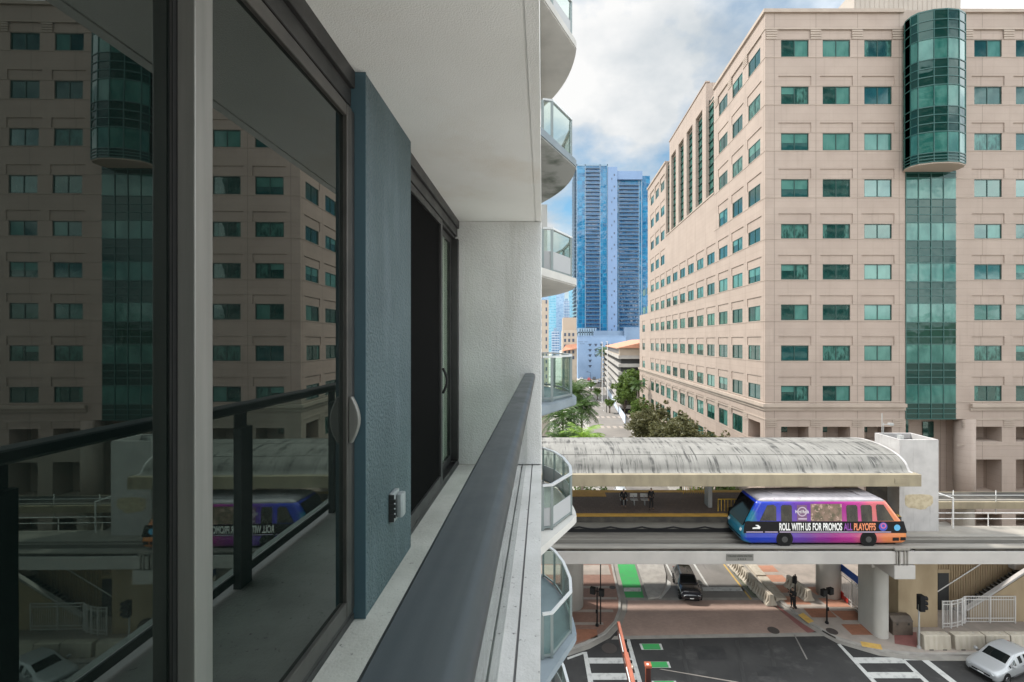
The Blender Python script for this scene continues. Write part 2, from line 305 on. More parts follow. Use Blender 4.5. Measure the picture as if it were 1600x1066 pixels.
# ------------------------------------------------------------------ mesh builder
def wloc(o):
    v = Vector((0, 0, 0))
    while o is not None: v += o.location; o = o.parent
    return v
class MB:
    def __init__(s): s.v = []; s.f = []; s.m = []
    def add(s, vs, fs, mi=0):
        n = len(s.v); s.v += [Vector(p) for p in vs]
        for f in fs: s.f.append([n + i for i in f]); s.m.append(mi)
        return s
    def box(s, x0, x1, y0, y1, z0, z1, mi=0):
        x0, x1 = sorted((x0, x1)); y0, y1 = sorted((y0, y1)); z0, z1 = sorted((z0, z1))
        return s.add([(x0, y0, z0), (x1, y0, z0), (x1, y1, z0), (x0, y1, z0), (x0, y0, z1), (x1, y0, z1), (x1, y1, z1), (x0, y1, z1)],
                     [(3, 2, 1, 0), (4, 5, 6, 7), (0, 1, 5, 4), (1, 2, 6, 5), (2, 3, 7, 6), (3, 0, 4, 7)], mi)
    def quad(s, a, b, c, d, mi=0): return s.add([a, b, c, d], [(0, 1, 2, 3)], mi)
    def prism(s, poly, z0, z1, mi=0):                  # plan polygon pulled up
        n = len(poly); a = sum(poly[i][0] * poly[(i + 1) % n][1] - poly[(i + 1) % n][0] * poly[i][1] for i in range(n))
        if a < 0: poly = poly[::-1]
        return s.add([(p[0], p[1], z0) for p in poly] + [(p[0], p[1], z1) for p in poly],
                     [tuple(range(n))[::-1], tuple(range(n, 2 * n))] + [(i, (i + 1) % n, n + (i + 1) % n, n + i) for i in range(n)], mi)
    def ext(s, poly, d, mi=0):                         # any planar polygon pushed along the vector d
        n = len(poly); d = Vector(d); pv = [Vector(p) for p in poly]
        return s.add(pv + [p + d for p in pv], [tuple(range(n))[::-1], tuple(range(n, 2 * n))] + [(i, (i + 1) % n, n + (i + 1) % n, n + i) for i in range(n)], mi)
    def tube(s, pts, r, n=8, mi=0, cap=True):
        pts = [Vector(p) for p in pts]; rs = r if isinstance(r, (list, tuple)) else [r] * len(pts); base = len(s.v); t0 = None
        for i, p in enumerate(pts):
            t = (pts[min(i + 1, len(pts) - 1)] - pts[max(i - 1, 0)]).normalized()
            a = t.orthogonal().normalized() if t0 is None else (t0 - t * t0.dot(t)).normalized()
            t0 = a; b = t.cross(a)
            for k in range(n): s.v.append(p + (a * math.cos(2 * math.pi * k / n) + b * math.sin(2 * math.pi * k / n)) * rs[i])
        for i in range(len(pts) - 1):
            for k in range(n):
                s.f.append([base + i * n + k, base + i * n + (k + 1) % n, base + (i + 1) * n + (k + 1) % n, base + (i + 1) * n + k]); s.m.append(mi)
        if cap:
            s.f.append([base + k for k in range(n)][::-1]); s.m.append(mi)
            s.f.append([base + (len(pts) - 1) * n + k for k in range(n)]); s.m.append(mi)
        return s
    def bar(s, a, b, w, h, mi=0, up=(0, 0, 1)):         # square bar between two points
        a, b = Vector(a), Vector(b); t = (b - a).normalized(); up = Vector(up)
        if abs(t.dot(up)) > .99: up = Vector((0, 1, 0))
        x = t.cross(up).normalized(); y = x.cross(t).normalized(); vs = []
        for p in (a, b):
            for i, j in ((-1, -1), (1, -1), (1, 1), (-1, 1)): vs.append(p + x * i * w / 2 + y * j * h / 2)
        return s.add(vs, [(0, 1, 2, 3), (7, 6, 5, 4), (0, 4, 5, 1), (1, 5, 6, 2), (2, 6, 7, 3), (3, 7, 4, 0)], mi)
    def xform(s, mat): s.v = [mat @ p for p in s.v]; return s
    def join(s, o, mat=None, mo=0):
        n = len(s.v); s.v += [(mat @ p if mat else p.copy()) for p in o.v]
        s.f += [[n + i for i in f] for f in o.f]; s.m += [m + mo for m in o.m]; return s
    def build(s, name, mats, parent=None, local=False, smooth=False):
        if not isinstance(mats, (list, tuple)): mats = [mats]
        off = Vector((0, 0, 0))
        if parent is not None and not local: off = wloc(parent)
        if parent is None and not local:
            xs = [p.x for p in s.v]; ys = [p.y for p in s.v]; off = Vector(((min(xs) + max(xs)) / 2, (min(ys) + max(ys)) / 2, min(p.z for p in s.v)))
        me = bpy.data.meshes.new(name); me.from_pydata([tuple(p - off) for p in s.v], [], s.f)
        for m in mats: me.materials.append(MATS[m] if isinstance(m, str) else m)
        me.polygons.foreach_set('material_index', s.m)
        if smooth: me.polygons.foreach_set('use_smooth', [True] * len(me.polygons))
        me.update()
        o = bpy.data.objects.new(name, me); COL.objects.link(o)
        if parent is not None: o.parent = parent
        elif not local: o.location = off
        return o
def tag(o, label, cat, group=None):
    o['label'] = label; o['category'] = cat
    if group: o['group'] = group
    return o
def thing(name, label, cat, loc=(0, 0, 0), rz=0, group=None):
    o = bpy.data.objects.new(name, None); COL.objects.link(o); o.location = loc; o.rotation_euler = (0, 0, rz); o.empty_display_size = .3
    return tag(o, label, cat, group)
def setting(o): o['kind'] = 'structure'; return o
KIDS = {}
def dup(o, parent=None):
    c = o.copy(); COL.objects.link(c)
    if parent is not None: c.parent = parent; c.matrix_parent_inverse = o.matrix_parent_inverse
    for ch in list(o.children): dup(ch, c)
    return c
def rrect(x0, x1, y0, y1, r, n=5):
    pts = []
    for cx, cy, a in ((x1 - r, y1 - r, 0), (x0 + r, y1 - r, 90), (x0 + r, y0 + r, 180), (x1 - r, y0 + r, 270)):
        for k in range(n + 1): t = R(a + 90 * k / n); pts.append((cx + r * math.cos(t), cy + r * math.sin(t)))
    return pts
def bevel(o, w=.01, seg=2):
    m = o.modifiers.new('bevel', 'BEVEL'); m.width = w; m.segments = seg; m.limit_method = 'ANGLE'; return o
def text_mb(txt, size, sx=1.0, depth=.01, thick=.012):
    cu = bpy.data.curves.new('lettering', 'FONT'); cu.body = txt; cu.size = size; cu.extrude = depth; cu.align_x = 'CENTER'; cu.align_y = 'CENTER'; cu.offset = size * thick
    ob = bpy.data.objects.new('lettering', cu); me = bpy.data.meshes.new_from_object(ob); mb = MB()
    mb.add([(v.co.x * sx, v.co.y, v.co.z) for v in me.vertices], [tuple(p.vertices) for p in me.polygons])
    bpy.data.objects.remove(ob); bpy.data.curves.remove(cu); bpy.data.meshes.remove(me); return mb
FACE_FRONT = Matrix.Rotation(R(90), 4, 'X')          # text plane turned to face -Y

# ------------------------------------------------------------------ camera, light, sky
cam = bpy.data.cameras.new('camera'); cam.lens = F / 1600 * 36; cam.sensor_width = 36; cam.clip_end = 9000; cam.clip_start = .02
cam.shift_x = -(VX - 800) / 1600; co = bpy.data.objects.new('camera', cam); COL.objects.link(co)
co.location = (0, 0, H); co.rotation_euler = (R(90), 0, 0); SC.camera = co

SUN_EL, SUN_AZ = 48, (-.86, .50)                       # soft sun, beyond the station and to the west of the street
sd = Vector((SUN_AZ[0], SUN_AZ[1], 0)).normalized() * math.cos(R(SUN_EL)); sd.z = math.sin(R(SUN_EL))
sun = bpy.data.lights.new('sun', 'SUN'); sun.energy = 3.6; sun.angle = R(3); sun.color = (1, .95, .88)
so = bpy.data.objects.new('sun', sun); COL.objects.link(so); so.rotation_euler = sd.to_track_quat('Z', 'Y').to_euler(); so.location = (-40, 40, 90)

w = bpy.data.worlds.new('World'); SC.world = w; w.use_nodes = True; nt = w.node_tree
bg = nt.nodes['Background']; bg.inputs[1].default_value = .10
sky = nt.nodes.new('ShaderNodeTexSky'); sky.sky_type = 'NISHITA'; sky.sun_disc = False; sky.sun_elevation = R(SUN_EL)
sky.sun_rotation = math.atan2(sd.x, sd.y); sky.air_density = 1.0; sky.dust_density = .3; sky.ozone_density = 1.8
tc = nt.nodes.new('ShaderNodeTexCoord'); sp = nt.nodes.new('ShaderNodeSeparateXYZ'); nt.links.new(tc.outputs['Generated'], sp.inputs[0])
dz = math_n(nt, 'ADD', math_n(nt, 'MAXIMUM', sp.outputs[2], 0.0), .30)
cb = nt.nodes.new('ShaderNodeCombineXYZ')
nt.links.new(math_n(nt, 'DIVIDE', sp.outputs[0], dz), cb.inputs[0]); nt.links.new(math_n(nt, 'DIVIDE', sp.outputs[1], dz), cb.inputs[1])
mp = nt.nodes.new('ShaderNodeMapping'); nt.links.new(cb.outputs[0], mp.inputs[0])
mp.inputs['Location'].default_value = (8.2, 4.1, 2.0)
n1 = noise(nt, mp.outputs[0], 1.7, 8, .55); n2 = noise(nt, mp.outputs[0], 2.6, 6, .55)
cover = ramp(nt, n1, .41, .55); shade = ramp(nt, n2, .40, .64)
cloudc = mixc(nt, shade, (4.1, 4.45, 4.7), (6.4, 6.4, 6.35))
# added fill light: clouds out of view, above and behind the camera, are brightened
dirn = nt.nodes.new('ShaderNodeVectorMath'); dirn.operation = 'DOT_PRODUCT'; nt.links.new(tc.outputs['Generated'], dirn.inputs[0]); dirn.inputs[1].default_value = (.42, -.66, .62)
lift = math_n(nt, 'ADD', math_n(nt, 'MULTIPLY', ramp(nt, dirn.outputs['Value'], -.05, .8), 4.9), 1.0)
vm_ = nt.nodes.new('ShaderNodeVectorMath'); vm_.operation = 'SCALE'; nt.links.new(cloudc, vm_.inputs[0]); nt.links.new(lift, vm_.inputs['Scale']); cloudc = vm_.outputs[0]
tint = nt.nodes.new('ShaderNodeVectorMath'); tint.operation = 'MULTIPLY'; nt.links.new(sky.outputs[0], tint.inputs[0]); tint.inputs[1].default_value = (.80, 1.06, 1.0); skyc = tint.outputs[0]
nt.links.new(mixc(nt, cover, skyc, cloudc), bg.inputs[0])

vs = SC.view_settings; vs.view_transform = 'Standard'; vs.look = 'None'; vs.exposure = 0.62; vs.gamma = 1
SC.render.resolution_x = 1024; SC.render.resolution_y = 682
cy = SC.cycles; cy.max_bounces = 10; cy.diffuse_bounces = 6; cy.glossy_bounces = 5; cy.transparent_max_bounces = 16; cy.use_denoising = True; cy.caustics_reflective = False; cy.caustics_refractive = False
cy.sample_clamp_indirect = 6

# ================================================================== our apartment tower (its own axes turned a touch from the street's)
TH = .0118
apt = thing('apartment_tower', 'white stucco apartment tower with sliding glass doors, dark rail and stacked curved balconies', 'apartment building', (0, 0, 0), TH)
FZ, CZ = H - 1.42, H + 1.375                            # balcony floor and ceiling
LV = [FZ + 3.0 * n for n in range(-6, 13)]
wm = MB()
wm.box(-16, -1.16, -26, 5.15, 0, 38)                    # rooms behind the door line
wm.box(-16, -.06, 5.40, 16, 0, 38)                      # the next flat along
wm.box(-16, -.06, -26, -3.2, 0, 38)
wm.box(-16, .6, -26, 16.2, 0, 1.2)
wm.build('wall', 'tower_wall', apt, True)
pm = MB(); pm.box(-1.16, -.012, 5.15, 5.40, FZ + .002, CZ - .002); bevel(pm.build('partition', 'white_stucco', apt, True), .008)
cm = MB()
cm.box(-1.16, -.088, -3.2, 5.40, CZ, FZ + 3.0 - .004); cm.box(-.074, -.014, -3.2, 5.40, CZ, FZ + 3.0); cm.box(-.088, -.074, -3.2, 5.40, CZ + .012, FZ + 2.9)
cm.build('ceiling', 'ceiling_paint', apt, True)
fm = MB(); fm.box(-1.16, -.19, -3.2, 5.149, FZ - .205, FZ)
fm.build('floor', 'balcony_concrete', apt, True)
lm = MB(); lm.box(-.19, -.125, -3.2, 5.40, FZ - .205, FZ - .006); lm.box(-.113, -.012, -3.2, 5.40, FZ - .205, FZ - .006); lm.box(-.125, -.113, -3.2, 5.40, FZ - .205, FZ - .022, 1)
lm.build('ledge', ['ledge_paint', 'groove_dark'], apt, True)
for z in LV:
    if abs(z - FZ) < .1 or abs(z - FZ - 3) < .1 or z > FZ + 9.1 or z < 4: continue
    sm = MB(); sm.box(-1.15, -.012, -3.19, 5.14, z - .205, z); sm.build('balcony_slab', 'balcony_concrete', apt, True)
# header, track and jambs of the first sliding door
def door_frame(v0, v1, u=-.955, head=1.195):
    b = MB()
    b.box(u - .19, u, v0, v1, H + head + .09, CZ - .001); b.box(u - .19, u - .02, v0, v1, H + head, H + head + .088); b.box(u - .19, u - .045, v0, v1, H + head - .03, H + head - .002)
    b.box(u - .19, u - .004, v0, v1, FZ + .001, FZ + .035); b.box(u - .025, u - .008, v0, v1, FZ + .035, FZ + .062)
    b.box(u - .10, u - .085, v0, v1, FZ + .035, FZ + .062); b.box(u - .17, u - .155, v0, v1, FZ + .035, FZ + .062)
    return b
d1 = door_frame(-3.19, 2.295)
d1.box(-1.145, -.958, 2.262, 2.296, FZ + .063, H + 1.16)
door = d1.build('sliding_door', 'black_frame', apt, True); bevel(door, .003, 1)
def leaf(v0, v1, u, name, stile0, stile1, z0, z1, mat, pane_mat, tilt=0, bot=.075, top=.06, th=.042, pd=.021):
    b = MB(); b.box(u - th, u, v0, v0 + stile0, z0, z1); b.box(u - th, u, v1 - stile1, v1, z0, z1)
    b.box(u - th, u - .002, v0 + stile0, v1 - stile1, z0, z0 + bot); b.box(u - th, u - .002, v0 + stile0, v1 - stile1, z1 - top, z1)
    o = b.build(name, mat, door if name == 'door_leaf' else apt, True); bevel(o, .004, 2)
    p = MB(); c = Vector((u - pd, (v0 + v1) / 2, (z0 + z1) / 2)); hw = (v1 - v0) / 2 - min(stile0, stile1) * .8
    dv = Vector((math.sin(tilt) * -1, math.cos(tilt), 0)) * hw; zz = (z1 - z0) / 2 - .05
    q = [c - dv - Vector((0, 0, zz)), c + dv - Vector((0, 0, zz)), c + dv + Vector((0, 0, zz)), c - dv + Vector((0, 0, zz))]
    p.ext(q, (-.006, 0, 0)); p.build('pane', pane_mat, door if name == 'door_leaf' else apt, True)
    return o
zt, zb = H + 1.165, FZ + .062
# inner leaf (runs on past the camera) and outer leaf with the bright meeting stile
leaf(-2.2, 1.285, -1.004, 'door_leaf', .07, .06, zb, zt, 'black_frame', 'door_glass', pd=.006)
leaf(1.243, 2.262, -.957, 'door_leaf', .066, .055, zb, zt, 'bronze_frame', 'door_glass')
sm = MB(); sm.box(-1.001, -.952, 1.238, 1.306, zb, zt); bevel(sm.build('meeting_stile', 'aluminium', door, True), .003)
gm = MB(); gm.box(-1.0036, -1.0012, 1.225, 1.30, zb, zt); gm.build('gasket', 'gasket', door, True)
hm = MB(); hz = H - .39                                  # pull handle on the far stile
hp = [(-.945 + .036 * math.sin(math.pi * t), 2.235, hz - .115 + .23 * t) for t in [i / 12 for i in range(13)]]
hm.ext([(p[0] + .004, 2.218, p[2]) for p in hp] + [(-.957, 2.218, hz + .115), (-.957, 2.218, hz - .115)], (0, .03, 0))
bevel(hm.build('handle', 'aluminium', door, True), .006)
# blue stucco column between the two doors
bm = MB(); bm.box(-1.16, -.905, 2.298, 3.095, FZ + .001, CZ - .001); bevel(bm.build('column', 'teal_stucco', apt, True), .006)
em = MB(); em.box(-1.15, -.902, 2.2955, 2.300, FZ + .003, CZ - .004); em.build('column_edge', 'teal_smooth', apt, True)
om = MB(); oy, oz = 2.70, H - .985                       # weatherproof outlet cover
om.prism(rrect(-.905, -.875, oy - .058, oy + .058, .012, 3), oz - .085, oz + .085); om.xform(Matrix.Identity(4))
outlet = om.build('outlet_cover', 'outlet_plastic', apt, True, True); bevel(outlet, .006)
o2 = MB(); o2.prism(rrect(-.876, -.835, oy - .02, oy + .055, .015, 3), oz - .07, oz + .07); bevel(o2.build('flap', 'outlet_plastic', outlet, True, True), .01)
o3 = MB()
for k in range(4): o3.box(-.90, -.862, oy - .060, oy - .0585, oz - .055 + k * .03, oz - .035 + k * .03)
o3.box(-.904, -.872, oy - .0583, oy - .0575, oz - .08, oz + .08); o3.build('latch', 'black_frame', outlet, True)
# second sliding door, with an insect screen
d2 = door_frame(3.097, 5.148)
d2.box(-1.145, -.958, 3.097, 3.14, FZ + .063, H + 1.16); d2.box(-1.145, -.958, 5.09, 5.148, FZ + .063, H + 1.16)
door = d2.build('sliding_door', 'black_frame', apt, True); bevel(door, .003, 1)
leaf(3.14, 4.33, -.962, 'door_leaf', .045, .07, zb, zt, 'black_frame', 'screen_mesh')
leaf(4.25, 5.09, -1.035, 'door_leaf', .05, .05, zb, zt, 'black_frame', 'room_blind', pd=.035)
vm = MB(); vm.box(-1.0405, -1.0375, 4.30, 5.04, zb + .08, zt - .07); vm.build('pane', 'rail_glass', door, True)
hm = MB(); hm.tube([(-.955 + .04 * math.sin(math.pi * i / 10), 4.30, H - .50 + .24 * i / 10) for i in range(11)], .012, 8); hm.build('handle', 'gasket', door, True, True)
# railing of our balcony: flat-topped rounded cap, glass below, posts
rl = MB(); RZ = H - .37
rp = [(-.205, RZ - .006), (-.198, RZ), (-.115, RZ)] + [(-.115 + .032 * math.sin(R(a)), RZ - .032 + .032 * math.cos(R(a))) for a in (15, 30, 45, 60, 75, 90)] + [(-.083, RZ - .045), (-.105, RZ - .055), (-.18, RZ - .055), (-.205, RZ - .04)]
n = len(rp); ys = [-3.19, 5.149]
rl.add([(p[0], y, p[1]) for y in ys for p in rp], [tuple(range(n))[::-1], tuple(range(n, 2 * n))] + [(i, (i + 1) % n, n + (i + 1) % n, n + i) for i in range(n)])
rail = rl.build('railing', 'rail_paint', apt, True, True)
em_ = rail.modifiers.new('edges', 'EDGE_SPLIT'); em_.split_angle = R(40)
gp = MB(); gp.box(-.186, -.176, -3.1, 5.10, FZ + .09, RZ - .05); gp.build('glass_panel', 'rail_glass', rail, True)
b = MB(); b.box(-.199, -.1865, -3.18, 5.148, FZ + .04, FZ + .085); b.build('bottom_bar', 'rail_paint', rail, True)
for y in (-1.95, -.8, .36, 1.5, 2.63, 3.76, 4.9):
    b = MB(); b.box(-.234, -.19, y - .05, y + .05, FZ + .001, RZ - .13); b.box(-.20, -.191, y - .05, y + .05, RZ - .131, RZ - .05); b.build('post', 'rail_paint', rail, True)
# pier on the facade farther along
b = MB(); b.box(-.05, .16, 14.3, 14.7, FZ + 3.0, FZ + 4.2, 1); b.box(-.05, .15, 14.31, 14.69, FZ + 4.2, FZ + 5.78, 0); b.build('pier', ['white_stucco', 'slab_white'], apt, True)
# stacked curved balconies of the flats farther along
slab_plan = [(-.05, 9.55), (.03, 9.7), (.81, 11.22)] + [(.86 - .80 * t ** 2.0, 11.35 + 2.75 * t) for t in [i / 10 for i in range(11)]] + [(-.05, 14.3)]
rail_plan = [(.0, 10.45), (.22, 10.5), (.72, 11.38), (.74, 12.0), (.60, 12.9), (.36, 13.6), (.02, 14.1)]
for nlev in range(-6, 5):
    z = FZ + 3.0 * nlev; odd = nlev % 2
    s = MB(); s.prism(slab_plan, z - .17, z); s.prism([(p[0] * .985 - .002, 9.6 + (p[1] - 9.55) * .985) for p in slab_plan], z - .20, z - .171, 1)
    bal = s.build('balcony', ['slab_white' if odd else 'slab_grey', 'slab_stained' if nlev == 2 else ('slab_white' if odd else 'slab_grey')], apt, True)
    hr = MB(); top = z + 1.05
    for a, c in zip(rail_plan[:-1], rail_plan[1:]): hr.bar((*a, top), (*c, top), .075, .045)
    for p in rail_plan[1:-1]: hr.prism([(p[0] + .039 * math.cos(R(k * 45)), p[1] + .039 * math.sin(R(k * 45))) for k in range(8)], top - .021, top + .0235)
    hr.build('handrail', 'rail_light', bal, True)
    bb = MB()
    for a, c in zip(rail_plan[:-1], rail_plan[1:]): bb.bar((*a, z + .07), (*c, z + .07), .04, .045)
    bb.build('bottom_bar', 'rail_post', bal, True)
    pts = []
    for i, (a, c) in enumerate(zip(rail_plan[:-1], rail_plan[1:])):
        pts.append(a)
    for p in pts + [rail_plan[-1]]:
        q = MB(); q.box(p[0] - .032, p[0] + .032, p[1] - .032, p[1] + .032, z + .001, top - .022); q.build('post', 'rail_post', bal, True)
    lo = z + .11
    if odd:
        kp = MB()
        for a, c in zip(rail_plan[:-1], rail_plan[1:]):
            a, c = Vector((*a, 0)), Vector((*c, 0)); d = (c - a) * .04; kp.bar(a + d + Vector((0, 0, z + .31)), c - d + Vector((0, 0, z + .31)), .02, .42)
        kp.build('kick_panel', 'kick_panel', bal, True); lo = z + .53
    g = MB()
    for a, c in zip(rail_plan[:-1], rail_plan[1:]):
        a, c = Vector((*a, 0)), Vector((*c, 0)); d = (c - a) * .05; zz = (lo + top - .04) / 2; g.bar(a + d + Vector((0, 0, zz)), c - d + Vector((0, 0, zz)), .01, top - .04 - lo)
    g.build('glass_panel', 'rail_glass', bal, True)

# ================================================================== the big office block
off_loc = (25.2, 52, 0)
office = thing('office_block', 'pale pink stone office block with green windows and a bowed green glass bay', 'office building', off_loc)
K = .07429
def zy(y): return H - (y - VY) * K
D0, X0 = 52.0, 25.2
front_cols = [28.67, 33.50, 38.33] + [51.1 + 4.83 * k for k in range(6)]
rows = [(62, 89), (135, 163), (208, 235), (280, 308), (350, 373), (413, 437), (476, 500.5), (540, 564), (603, 627)]
rowz = [(zy(b), zy(a)) for a, b in rows]
ROOF = 60.4
def heightfield(mb, s0, s1, z0, z1, recs, fn, mi=0, holes_open=True):
    ss = sorted({s0, s1, *[r[0] for r in recs], *[r[1] for r in recs]}); zs = sorted({z0, z1, *[r[2] for r in recs], *[r[3] for r in recs]})
    ss = [s for s in ss if s0 <= s <= s1]; zs = [z for z in zs if z0 <= z <= z1]
    D = {}
    for i in range(len(ss) - 1):
        for j in range(len(zs) - 1):
            cs, cz = (ss[i] + ss[i + 1]) / 2, (zs[j] + zs[j + 1]) / 2; d = (0, True)
            for r in recs:
                if r[0] < cs < r[1] and r[2] < cz < r[3]: d = (r[4], r[5]); break
            D[i, j] = d
            if d[1]: mb.quad(fn(ss[i], zs[j], d[0]), fn(ss[i + 1], zs[j], d[0]), fn(ss[i + 1], zs[j + 1], d[0]), fn(ss[i], zs[j + 1], d[0]), mi)
    for i in range(len(ss) - 1):
        for j in range(len(zs) - 1):
            d = D[i, j][0]
            if (i + 1, j) in D and D[i + 1, j][0] != d:
                e = D[i + 1, j][0]; mb.quad(fn(ss[i + 1], zs[j], d), fn(ss[i + 1], zs[j], e), fn(ss[i + 1], zs[j + 1], e), fn(ss[i + 1], zs[j + 1], d), mi)
            if (i, j + 1) in D and D[i, j + 1][0] != d:
                e = D[i, j + 1][0]; mb.quad(fn(ss[i], zs[j + 1], d), fn(ss[i + 1], zs[j + 1], d), fn(ss[i + 1], zs[j + 1], e), fn(ss[i], zs[j + 1], e), mi)
fF = lambda s, z, d: (s, D0 + d, z)
fS = lambda s, z, d: (X0 + d, s, z)
wins = []                                             # (centre on facade, zlo, zhi, side, size)
WW, WD = 3.2, .16
recs = []
wallF = MB()
def window_recs(c, z0, z1, up=1.15):
    return [(c - WW / 2, c + WW / 2, z0, z1, WD, False), (c - 1.9, c + 1.9, z1, z1 + up, .09, True)]
for c in front_cols:
    for (a, b2) in rowz: recs += window_recs(c, a, b2, 1.2 if a > 33 else 1.05); wins.append((c, a, b2, 'F'))
    for a, b2 in ((10.3, 12.05), (4.3, 8.25), (.2, 1.9)): recs.append((c - 1.6, c + 1.6, a, b2, 2.2, True))
SH0, SH1 = 41.53, 47.35                               # shaft of green glass
recs += [(SH0, SH1, 12.95, 42.7, .05, False), (SH0, SH1 + 1.2, 0, 12.95, 2.6, True)]
heightfield(wallF, X0, 80, 0, ROOF, recs, fF)
# side wall along the street
side_cols = [52 + 2.75 + 4.85 * k for k in range(14)]
SLOTS = [(68.0, 71.4)] + [(c - 1.65, c + 1.65) for c in (74.75, 79.75, 84.8, 89.9)] + [(92.8, 95.6)]
recs = [(ya, yb, 44.6, 59.8, .60, False) for ya, yb in SLOTS] + [(ya, yb, 59.8, ROOF, .60, True) for ya, yb in (SLOTS[0], SLOTS[-1])]
for k, c in enumerate(side_cols):
    for r, (a, b2) in enumerate(rowz):
        if r < 4 and (66 < c < 95 or c > 112): continue
        recs += window_recs(c, a, b2, 1.2 if a > 33 else 1.05); wins.append((c, a, b2, 'S'))
    if k == 0:
        recs.append((c - 1.6, c + 1.6, 10.0, 12.3, 2.0, True)); recs.append((c - 1.6, c + 1.6, 4.3, 8.25, 2.0, True))
    else:
        recs += window_recs(c, 10.0, 12.2, .9); wins.append((c, 10.0, 12.2, 'S'))
        recs += [(c - WW / 2, c + WW / 2, 4.6, 8.0, WD, False)]; wins.append((c, 4.6, 8.0, 'S'))
heightfield(wallF, 52, 113, 0, ROOF, [r for r in recs if r[1] < 113], fS)
heightfield(wallF, 113.002, 123, 0, 29, [r for r in recs if r[0] > 113], fS)
wallF.quad((X0, 113, 28.9), (X0, 113, ROOF), (40, 113, ROOF), (40, 113, 28.9)); wallF.quad((X0, 123, 0), (X0, 123, 29), (60, 123, 29), (60, 123, 0))
wallF.quad((X0, 113, 29), (60, 113, 29), (60, 123, 29), (X0, 123, 29)); wallF.quad((80, 52, 0), (80, 113, 0), (80, 113, ROOF), (80, 52, ROOF)); wallF.quad((40, 113, 0), (80, 113, 0), (80, 113, ROOF), (40, 113, ROOF))
wallF.build('wall', 'office_stone', office)
b = MB(); b.box(X0 + .5, 79.5, 52.5, 112.5, ROOF - 1.0, ROOF - .7); b.box(X0 + .3, 79.9, D0 + .2, D0 + .5, ROOF - .7, ROOF - .004); b.build('roof', 'office_trim', office)
# taller middle part of the street front with tall recessed glass strips
b = MB(); b.box(X0 + .001, X0 + .5, 71.4, 92.8, ROOF + .001, 63.2); b.box(X0 + .5, X0 + 9, 71.4, 71.9, ROOF - .9, 63.2); b.box(X0 + .5, X0 + 9, 92.3, 92.8, ROOF - .9, 63.2); b.box(X0 - .12, X0 + .6, 71.28, 92.92, 63.2, 63.4); b.build('parapet', 'office_stone', office)
for (ya, yb) in SLOTS:
    p = MB(); p.box(X0 + .60, X0 + .66, ya, yb, 44.6, 59.8)
    gs = p.build('glass_strip', 'bay_vision', office)
    q = MB()
    for k in range(13): q.box(X0 + .42, X0 + .599, ya, yb, 44.6 + k * 1.26, 44.72 + k * 1.26)
    for y in (ya + .04, (ya + yb) / 2, yb - .04): q.box(X0 + .53, X0 + .598, y - .04, y + .04, 44.6, 59.8)
    q.build('mullion', 'window_frame_green', gs)
# cornices, parapet lip and capital lines
t = MB()
for (z0, z1, pr) in ((ROOF - .35, ROOF + .05, .22), (58.15, 58.3, .07), (14.35, 14.75, .38), (13.95, 14.345, .16), (12.85, 12.99, .07)):
    if z0 > 20:
        t.box(X0 - pr, SH0 - .3, D0 - pr, D0 + .02, z0, z1); t.box(SH1 + .2, 80.2, D0 - pr, D0 + .02, z0, z1); t.box(X0 - pr, X0 + .02, D0 + .021, 68, z0, z1); t.box(X0 - pr, X0 + .02, 95.6, 113.1, z0, z1)
    else:
        t.box(X0 - pr, SH0 - .1, D0 - pr, D0 + .02, z0, z1); t.box(SH1 + 1.6, 80.2, D0 - pr, D0 + .02, z0, z1); t.box(X0 - pr, X0 + .02, D0 + .021, 123.2, z0, z1)
t.box(X0 - .10, X0 + .02, 67.9, 95.7, 44.35, 44.55)
for a, b2 in ((57.0, 58.15), (12.0, 12.85)):
    edges = [X0 + .75] + [(front_cols[0] + front_cols[1]) / 2, (front_cols[1] + front_cols[2]) / 2, 40.6] + [48.7] + [51.1 + 2.415 + 4.83 * k for k in range(5)]
    for e in edges:
        for k in range(4): t.box(e - .62, e + .62, D0 - .07, D0 + .02, a + k * (b2 - a) / 4 + .03, a + (k + 1) * (b2 - a) / 4 - .06)
    for c in side_cols:
        if a > 20 and (66 < c < 90 or c > 112): continue
        for k in range(4): t.box(X0 - .07, X0 + .02, c + 2.42 - .62, c + 2.42 + .62, a + k * (b2 - a) / 4 + .03, a + (k + 1) * (b2 - a) / 4 - .06)
for j in range(10):                                   # thin sill course under every row of windows
    z = rowz[j][0] - .03 if j < 9 else 9.95
    t.box(X0 - .04, SH0 - .06, D0 - .04, D0 + .02, z - .07, z); t.box(SH1 + .12, 80, D0 - .04, D0 + .02, z - .07, z)
    t.box(X0 - .04, X0 + .02, D0 + .021, 67.9 if j < 4 else 113, z - .07, z)
    if j < 9:
        z = rowz[j][1] + .07; t.box(X0 - .03, SH0 - .06, D0 - .03, D0 + .02, z - .05, z); t.box(SH1 + .12, 80, D0 - .03, D0 + .02, z - .05, z)
t.build('cornice', 'office_trim', office)
